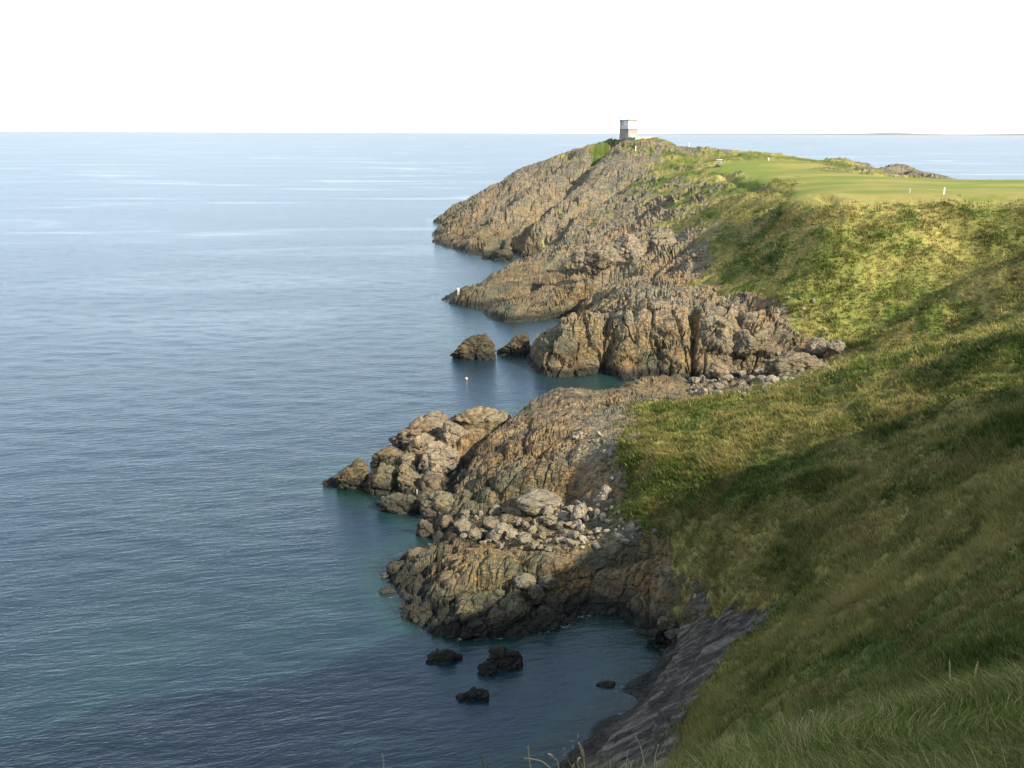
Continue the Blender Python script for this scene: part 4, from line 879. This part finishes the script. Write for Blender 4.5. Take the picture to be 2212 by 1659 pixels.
# gull on the far rocks
def gull(loc, rz, label):
    r0 = empty('gull', loc, rz, label, 'bird')
    MB().tube([(0, -.30, .17), (0, -.12, .19), (0, .02, .20), (0, .13, .24), (0, .19, .32), (0, .235, .345)], [.015, .075, .095, .07, .04, .028], 10).build('body', m_gull, r0, True)
    for x in (-1, 1): MB().tube([(x * .07, .08, .23), (x * .085, -.1, .21), (x * .03, -.36, .17)], [.03, .045, .008], 6).build('wing', m_gullg, r0, True)
    MB().tube([(0, .25, .345), (0, .32, .33)], [.014, .004], 6).build('beak', m_beak, r0, True)
    for x in (-1, 1): MB().tube([(x * .03, 0, .12), (x * .03, .01, 0)], .008, 6).build('leg', m_beak, r0)
q, _ = hit(969, 505); gull((q[0], q[1], q[2]), R(70), 'white gull on the tip of the far lookout headland')
# float
q = Zp(1007.5, 819.5, 0)
BU = empty('buoy', (q[0], q[1], 0), 0, 'small pinkish orange float on the water off the green inlet', 'buoy')
MB().tube([(0, 0, -.12), (0, 0, -.06), (0, 0, .03), (0, 0, .10)], [.05, .13, .165, .165], 16).build('float', m_buoy, BU, True)
MB().tube([(0, 0, .102), (0, 0, .19), (0, 0, .25), (0, 0, .27)], [.165, .145, .08, .03], 16).build('top', m_buoyw, BU, True)
MB().tube([(0, 0, .27), (0, 0, .34)], .02, 8).build('eyelet', m_steel, BU)
# bag left on the rocks
q, _ = hit(900.5, 1063)
BG = empty('bag', (q[0], q[1] - .55, max(.55, q[2])), R(20), 'dark navy bag with a white stripe propped in the shade of the sea rocks', 'bag')
MB().box((0, 0, .25), (.30, .20, .50), taper=.72).build('body', m_bag, BG, bev=.05)
MB().box((.03, -.088, .25), (.04, .02, .42)).build('stripe', m_white, BG)
MB().tube([(-.05, 0, .48), (-.04, 0, .60), (.04, 0, .60), (.05, 0, .48)], .012, 6).build('strap', m_bag, BG)

# ------------------------------------------------------------------ far coast
s = NT('far_land'); P = s.pos(); c = s.mix(s.ramp(s.noise(P, .0006, 3), .4, .6), (.05, .08, .03), (.16, .15, .07))
b = s.n('ShaderNodeBsdfPrincipled', {'Base Color': c, 'Roughness': .95}); s.t.links.new(b.outputs[0], s.out.inputs[0])
xs = np.linspace(1350, 2500, 160); rowsv = []
for k, (yy, hf) in enumerate(((16500, 0.0), (17000, .6), (18000, 1.0), (19500, 0.0))):
    d = np.array([ray(u, 290) for u in xs]); x = d[:, 0] / d[:, 1] * yy
    hgt_ = 14 + 10 * fbm(x / 2600, x * 0 + 3, x * 0, 3) + 18 * np.exp(-((xs - 1925) / 45) ** 2) + 16 * np.exp(-((xs - 2215) / 60) ** 2) + 4 * sstep(1350, 1500, xs)
    rowsv.append(np.stack([x, np.full_like(x, yy), hgt_ * hf * sstep(1350, 1600, xs) - 3 * (hf == 0)], 1))
V = np.concatenate(rowsv); n_ = len(xs); k = (np.arange(3)[:, None] * n_ + np.arange(n_ - 1)[None, :]).ravel()
tag(obj('hills', np_mesh('hills', V, np.stack([k, k + 1, k + n_ + 1, k + n_], 1), [s.m])), 'faint low coast on the horizon at the right', kind='structure')

# ------------------------------------------------------------------ grass
def blades(P, L, Wd, dirv, bend, colr, seg=2):
    """P base (n,3); L length; Wd width; dirv unit lean direction (n,3); bend amount; one strip per blade"""
    n = len(P); az = rng.uniform(0, 2 * np.pi, n); side = np.stack([np.cos(az), np.sin(az), np.zeros(n)], 1)
    k = np.linspace(0, 1, seg + 1); rows_ = []
    for t in k:
        c = P + np.array([0, 0, 1.0]) * (L * (t - .35 * bend * t * t))[:, None] + dirv * (L * bend * t * t)[:, None]
        wv_ = (Wd * (1 - t) ** .8)[:, None]
        if t < 1: rows_ += [c - side * wv_ / 2, c + side * wv_ / 2]
        else: rows_ += [c]
    m_ = len(rows_); V = np.stack(rows_, 1).reshape(-1, 3); b = np.arange(n)[:, None] * m_
    tri = []
    for i in range(seg - 1): tri += [[2 * i, 2 * i + 1, 2 * i + 3], [2 * i, 2 * i + 3, 2 * i + 2]]
    tri.append([2 * seg - 2, 2 * seg - 1, 2 * seg]); tri = np.array(tri).ravel()
    Ft = (b + tri[None, :]).reshape(-1, 3)
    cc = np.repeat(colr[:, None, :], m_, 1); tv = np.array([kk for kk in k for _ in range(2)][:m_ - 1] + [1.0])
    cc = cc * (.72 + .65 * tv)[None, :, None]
    return V, Ft, cc.reshape(-1, 3)
s = NT('grass_blades'); c = s.attr('tint').outputs['Color']
b = s.n('ShaderNodeBsdfDiffuse', {'Color': c}); t = s.n('ShaderNodeBsdfTranslucent', {'Color': c})
ms = s.n('ShaderNodeMixShader', {0: .3, 1: b.outputs[0], 2: t.outputs[0]}); s.t.links.new(ms.outputs[0], s.out.inputs[0]); M_BLADE = s.m
az_v = np.arctan2(X, Y)
ok = (rock < .5) & (fair < .4) & (np.abs(az_v) < R(35)) & (D > 7) & (D < 215) & (dz > 1.5)
idx = np.nonzero(ok)[0]
wgt = np.clip(D[idx] / 30, .5, 1.6); wgt /= wgt.sum()
NTUFT = 110000
pk = rng.choice(idx, NTUFT, p=wgt); jit = rng.normal(size=(NTUFT, 2)) * (D[pk] * .004 + .08)[:, None]
base = VG[pk].copy(); slope = NRM[pk]
base[:, :2] += jit; base[:, 2] -= (slope[:, 0] * jit[:, 0] + slope[:, 1] * jit[:, 1]) / np.maximum(slope[:, 2], .3)
tall = sstep(-.3, .6, fbm(base[:, 0] / 5, base[:, 1] / 5, base[:, 2] / 5, 3))
NB = 8
P_ = np.repeat(base, NB, 0); dd = np.repeat(D[pk], NB); n_ = len(P_)
P_ = P_ + np.concatenate([rng.normal(size=(n_, 2)) * (.06 + dd * .0012)[:, None], np.zeros((n_, 1))], 1); P_[:, 2] -= .06
lean = rng.normal(size=(n_, 3)) * .6 + np.repeat(slope, NB, 0) * np.array([1, 1, 0]) * .7 + np.array([-.25, .1, 0]); lean[:, 2] = 0
lean /= np.linalg.norm(lean, axis=1)[:, None] + 1e-6
L_ = rng.uniform(.22, .5, n_) * (.7 + .8 * np.repeat(tall, NB)) * np.clip(dd / 40, .45, 1.0)
cl = np.repeat(turf(base[:, 0], base[:, 1], base[:, 2], np.zeros(NTUFT)), NB, 0) * rng.lognormal(0, .28, n_)[:, None] * (1 + rng.normal(size=(n_, 3)) * .06)
strawp = (rng.random(n_) < .12)[:, None]; cl = np.where(strawp, np.array([.33, .30, .14]) * rng.uniform(.6, 1.1, (n_, 1)), cl)
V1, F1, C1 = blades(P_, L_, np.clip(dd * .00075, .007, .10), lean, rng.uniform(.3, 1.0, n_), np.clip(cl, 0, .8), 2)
# near clifftop sward
idn = np.nonzero((np.abs(az_v) < R(38)) & (D > 1.0) & (D < 10) & (rock < .5))[0]
wn2 = (D * np.abs(np.gradient(rows, axis=1)).ravel())[idn] * np.clip(3.0 / D[idn], .35, 1.6) ** 1.2; NN = 330000
# area weight: grid cells are finer close by
pk = rng.choice(idn, NN, p=wn2 / wn2.sum()); base2 = VG[pk].copy(); j2 = rng.normal(size=(NN, 2)) * (D[pk] * .012 + .01)[:, None]; base2[:, :2] += j2
sl2 = NRM[pk]; base2[:, 2] -= (sl2[:, 0] * j2[:, 0] + sl2[:, 1] * j2[:, 1]) / np.maximum(sl2[:, 2], .3) + .015
clump = fbm(base2[:, 0] / .5, base2[:, 1] / .5, base2[:, 2] * 0, 3); ang = fbm(base2[:, 0] / .7 + 9, base2[:, 1] / .7, base2[:, 2] * 0, 2) * 4 + 2.6
ln = np.stack([np.cos(ang), np.sin(ang), 0 * ang], 1) + rng.normal(size=(NN, 3)) * .5; ln[:, 2] = 0; ln /= np.linalg.norm(ln, axis=1)[:, None] + 1e-6
L2 = rng.uniform(.045, .11, NN) * (1 + .7 * np.clip(clump, -.6, 1))
gcn = np.array([.095, .140, .025]); gst = np.array([.36, .29, .14]); tt = (rng.random(NN) < .30 + .22 * np.clip(clump, -1, 1))[:, None]
c2 = np.where(tt, gst, gcn) * rng.lognormal(0, .35, NN)[:, None]
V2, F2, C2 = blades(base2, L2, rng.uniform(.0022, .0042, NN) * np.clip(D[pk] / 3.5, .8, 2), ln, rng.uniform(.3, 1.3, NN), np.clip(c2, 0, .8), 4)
VV_ = np.concatenate([V1, V2]); FF_ = np.concatenate([F1, F2 + len(V1)]); CC_ = np.concatenate([C1, C2])
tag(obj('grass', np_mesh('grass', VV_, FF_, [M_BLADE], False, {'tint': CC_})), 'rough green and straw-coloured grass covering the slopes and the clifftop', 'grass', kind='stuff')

# ------------------------------------------------------------------ single stalks on the near edge
m_stalk = simple('dry_stalk', (.80, .66, .42), .8, var=.12, scale=30); m_head = simple('seed_head', (.74, .58, .36), .9, var=.25, scale=120)  # stalks paled beyond dry straw: flash brightness put into the colour
m_green = simple('green_stalk', (.16, .22, .05), .8, var=.2, scale=30)
def stalk(pix, y, label, head=None, mat=None, r0_=.0022, yb=None):
    pts3 = [Vector(Yp(u, v, y + k * .03)[:3]) for k, (u, v) in enumerate(pix)]
    # smooth the stem
    out = []
    for i in range(len(pts3) - 1):
        p0 = pts3[max(i - 1, 0)]; p1 = pts3[i]; p2 = pts3[i + 1]; p3 = pts3[min(i + 2, len(pts3) - 1)]
        for q_ in range(6):
            t = q_ / 6; out.append(.5 * ((2 * p1) + (p2 - p0) * t + (2 * p0 - 5 * p1 + 4 * p2 - p3) * t * t + (3 * p1 - p0 - 3 * p2 + p3) * t ** 3))
    out.append(pts3[-1]); out = out[::-1]                      # base first
    gz_ = ground_z(out[0].x, out[0].y, .3); b0 = out[0].copy(); low = Vector((b0.x, b0.y - .02, min(gz_, b0.z - .02) - .03)); out = [low] + out
    root = empty('grass_stalk', low, 0, label, 'grass stalk', 'dry grass stalks at the cliff edge')
    rel = [p - low for p in out]; n = len(rel)
    MB().tube([tuple(p) for p in rel], [r0_ * (1 - .6 * i / (n - 1)) for i in range(n)], 5).build('stem', mat or m_stalk, root, True)
    if head:
        Lh, wd = head; i = n - 1; acc = 0; hp_ = [rel[-1]]
        while i > 1 and acc < Lh: acc += (rel[i] - rel[i - 1]).length; i -= 1; hp_.append(rel[i])
        hd_ = []; rr_ = []; N_ = 14
        tot = sum((hp_[a] - hp_[a + 1]).length for a in range(len(hp_) - 1))
        for q_ in range(N_):
            t = q_ / (N_ - 1) * tot; a = 0
            while a < len(hp_) - 2 and t > (hp_[a] - hp_[a + 1]).length: t -= (hp_[a] - hp_[a + 1]).length; a += 1
            hd_.append(tuple(hp_[a].lerp(hp_[a + 1], min(1, t / max(1e-6, (hp_[a] - hp_[a + 1]).length))))); tt_ = q_ / (N_ - 1)
            rr_.append(.62 * wd * (math.sin(math.pi * min(1, tt_ * .92 + .04)) ** .6) * (1 + .28 * (-1) ** q_))
        MB().tube(hd_, rr_, 7).build('seed_head', m_head, root, True)
SK = [
 (((1705,1562),(1713,1600),(1712,1665)), 3.0, 'tall bright straw blade standing alone just left of the grassy corner', None, m_stalk, .004),
 (((1689,1627),(1708,1632),(1722,1645),(1738,1672)), 2.95, 'drooping straw stalk with a seed head crossing the tall bright blade', (.03,.006), None, .003),
 (((1884,1631),(1884,1645),(1874,1672)), 3.0, 'short curved straw blade at the bottom edge', None, None, .003),
 (((1960,1543),(1978,1547),(1996,1556),(1999,1575),(1990,1640)), 3.1, 'bent stalk whose seed head points left', (.045,.006), None, .002),
 (((2019,1546),(2008,1542),(1998,1541),(1994,1560),(1986,1610)), 3.1, 'bent stalk whose seed head points right', (.03,.007), None, .002),
 (((1988,1573),(1975,1566),(1960,1568),(1940,1590),(1924,1626)), 3.1, 'arched stalk with a grey nodding head', (.055,.008), m_green, .002),
 (((1945,1596),(1944,1612),(1942,1632)), 3.05, 'short upright stalk with a compact straw head', (.05,.006), None, .002),
 (((2051,1425),(2053,1470),(2054,1520)), 3.6, 'tallest upright stalk with a long thin head at the upper edge of the sward', (.12,.006), None, .002),
 (((2112,1430),(2107,1460),(2100,1500)), 3.6, 'feathery brown stalk right of the tallest one', (.14,.008), None, .002),
 (((2097,1480),(2112,1486),(2127,1503)), 3.6, 'short bright curved blade under the feathery stalk', None, None, .003),
 (((2152,1455),(2158,1475),(2158,1500)), 3.6, 'green blade pair left one near the right edge', None, m_green, .003),
 (((2161,1454),(2164,1475),(2162,1505)), 3.6, 'green blade pair right one near the right edge', None, m_green, .003),
 (((2148,1441),(2165,1455),(2178,1480)), 3.6, 'long green blade leaning left near the right edge', None, m_green, .003),
 (((2044,1474),(2040,1490),(2036,1510)), 3.5, 'olive stalk leaning right below the tallest one', (.07,.006), m_green, .002),
 (((1925,1463),(1955,1480),(1977,1496),(1984,1530)), 3.4, 'thin arching green stem in the middle of the sward edge', None, m_green, .0018),
 (((1945,1468),(1950,1490),(1957,1515)), 3.4, 'thin straight green stem beside the arching one', None, m_green, .0018),
 (((1750,1534),(1757,1545),(1760,1570)), 3.2, 'brown-headed stalk at the left part of the sward edge', (.03,.006), None, .002),
 (((1811,1511),(1812,1535),(1811,1570)), 3.25, 'slender pale stalk left of centre in the sward edge', (.05,.004), None, .0018),
 (((1838,1511),(1841,1525),(1843,1550)), 3.3, 'slender stalk with a bent tip beside the pale one', (.04,.004), None, .0018),
 (((1913,1531),(1910,1550),(1908,1580)), 3.3, 'ochre plume left of the two bent seed heads', (.08,.008), None, .002),
 (((1931,1527),(1928,1550),(1925,1580)), 3.3, 'ochre plume just right of its twin', (.08,.008), None, .002),
 (((1992,1520),(1996,1530),(1998,1550)), 3.2, 'small double-tipped head above the bent seed heads', (.03,.006), None, .002),
 (((2179,1585),(2184,1597),(2190,1620)), 3.2, 'purplish brown head low at the right edge', (.06,.007), None, .002),
 (((826,1630),(829,1650),(831,1690)), 2.75, 'lone thin stem far left against the sea', None, None, .0028),
 (((1033,1627),(1042,1645),(1045,1690)), 2.8, 'forked green tip left against the sea', None, m_green, .003),
 (((1057,1648),(1050,1665),(1046,1700)), 2.8, 'short second tip beside the forked green one', None, m_green, .0025),
 (((1141,1611),(1144,1640),(1152,1700)), 2.8, 'straight straw stem crossed by a curved one', (.03,.003), None, .0028),
 (((1132,1638),(1152,1640),(1175,1648),(1198,1672),(1205,1700)), 2.82, 'curved straw stem crossing the straight one', None, None, .0032),
 (((1184,1628),(1195,1637),(1206,1650),(1212,1700)), 2.8, 'plump seed head bent left, second from the layered cliff', (.05,.007), None, .002),
 (((1250,1605),(1257,1620),(1262,1645),(1266,1700)), 2.85, 'branched seed head tallest in front of the layered cliff foot', (.12,.007), None, .0025),
 (((1254,1636),(1249,1650),(1256,1700)), 2.85, 'lower branch of plump seeds beside the tallest head', (.05,.007), None, .002),
 (((1240,1650),(1238,1668),(1240,1700)), 2.85, 'small upright tip left of the tallest head', (.03,.005), None, .002),
 (((1373,1590),(1386,1620),(1400,1700)), 2.9, 'long thin stem leaning left in front of the layered cliff', None, None, .0028),
 (((1422,1609),(1415,1640),(1412,1700)), 2.9, 'long thin stem leaning right, mirror of the left-leaning one', None, None, .0025),
 (((1317,1640),(1319,1660),(1318,1700)), 2.88, 'short straw tip between the cliff foot and the long thin stems', None, None, .003),
 (((1350,1648),(1340,1665),(1332,1700)), 2.88, 'pale blade bent right near the bottom edge', None, None, .004),
 (((1368,1642),(1362,1660),(1360,1700)), 2.88, 'short pale blade right of the bent one', None, None, .003),
 (((1640,1600),(1648,1630),(1650,1670)), 3.0, 'thin green-straw stem left of the tall bright blade', None, m_green, .0022),
 (((1503,1662),(1520,1656),(1540,1672)), 2.98, 'straw blade lying almost flat at the bottom edge', None, None, .003),
]
for a in SK: stalk(a[0], a[1], a[2], a[3], a[4], a[5])
# ------------------------------------------------------------------ haze
s = NT('sea_haze'); v_ = s.n('ShaderNodeVolumePrincipled', {'Color': (.97, .985, 1.0, 1), 'Density': 3e-5, 'Anisotropy': .2}); s.t.links.new(v_.outputs[0], s.out.inputs[1])
hz = MB().box((0, 0, 17.2), (54000, 54000, 69.5)).build('haze', s.m); tag(hz, 'thin pale sea haze', 'haze', kind='stuff')
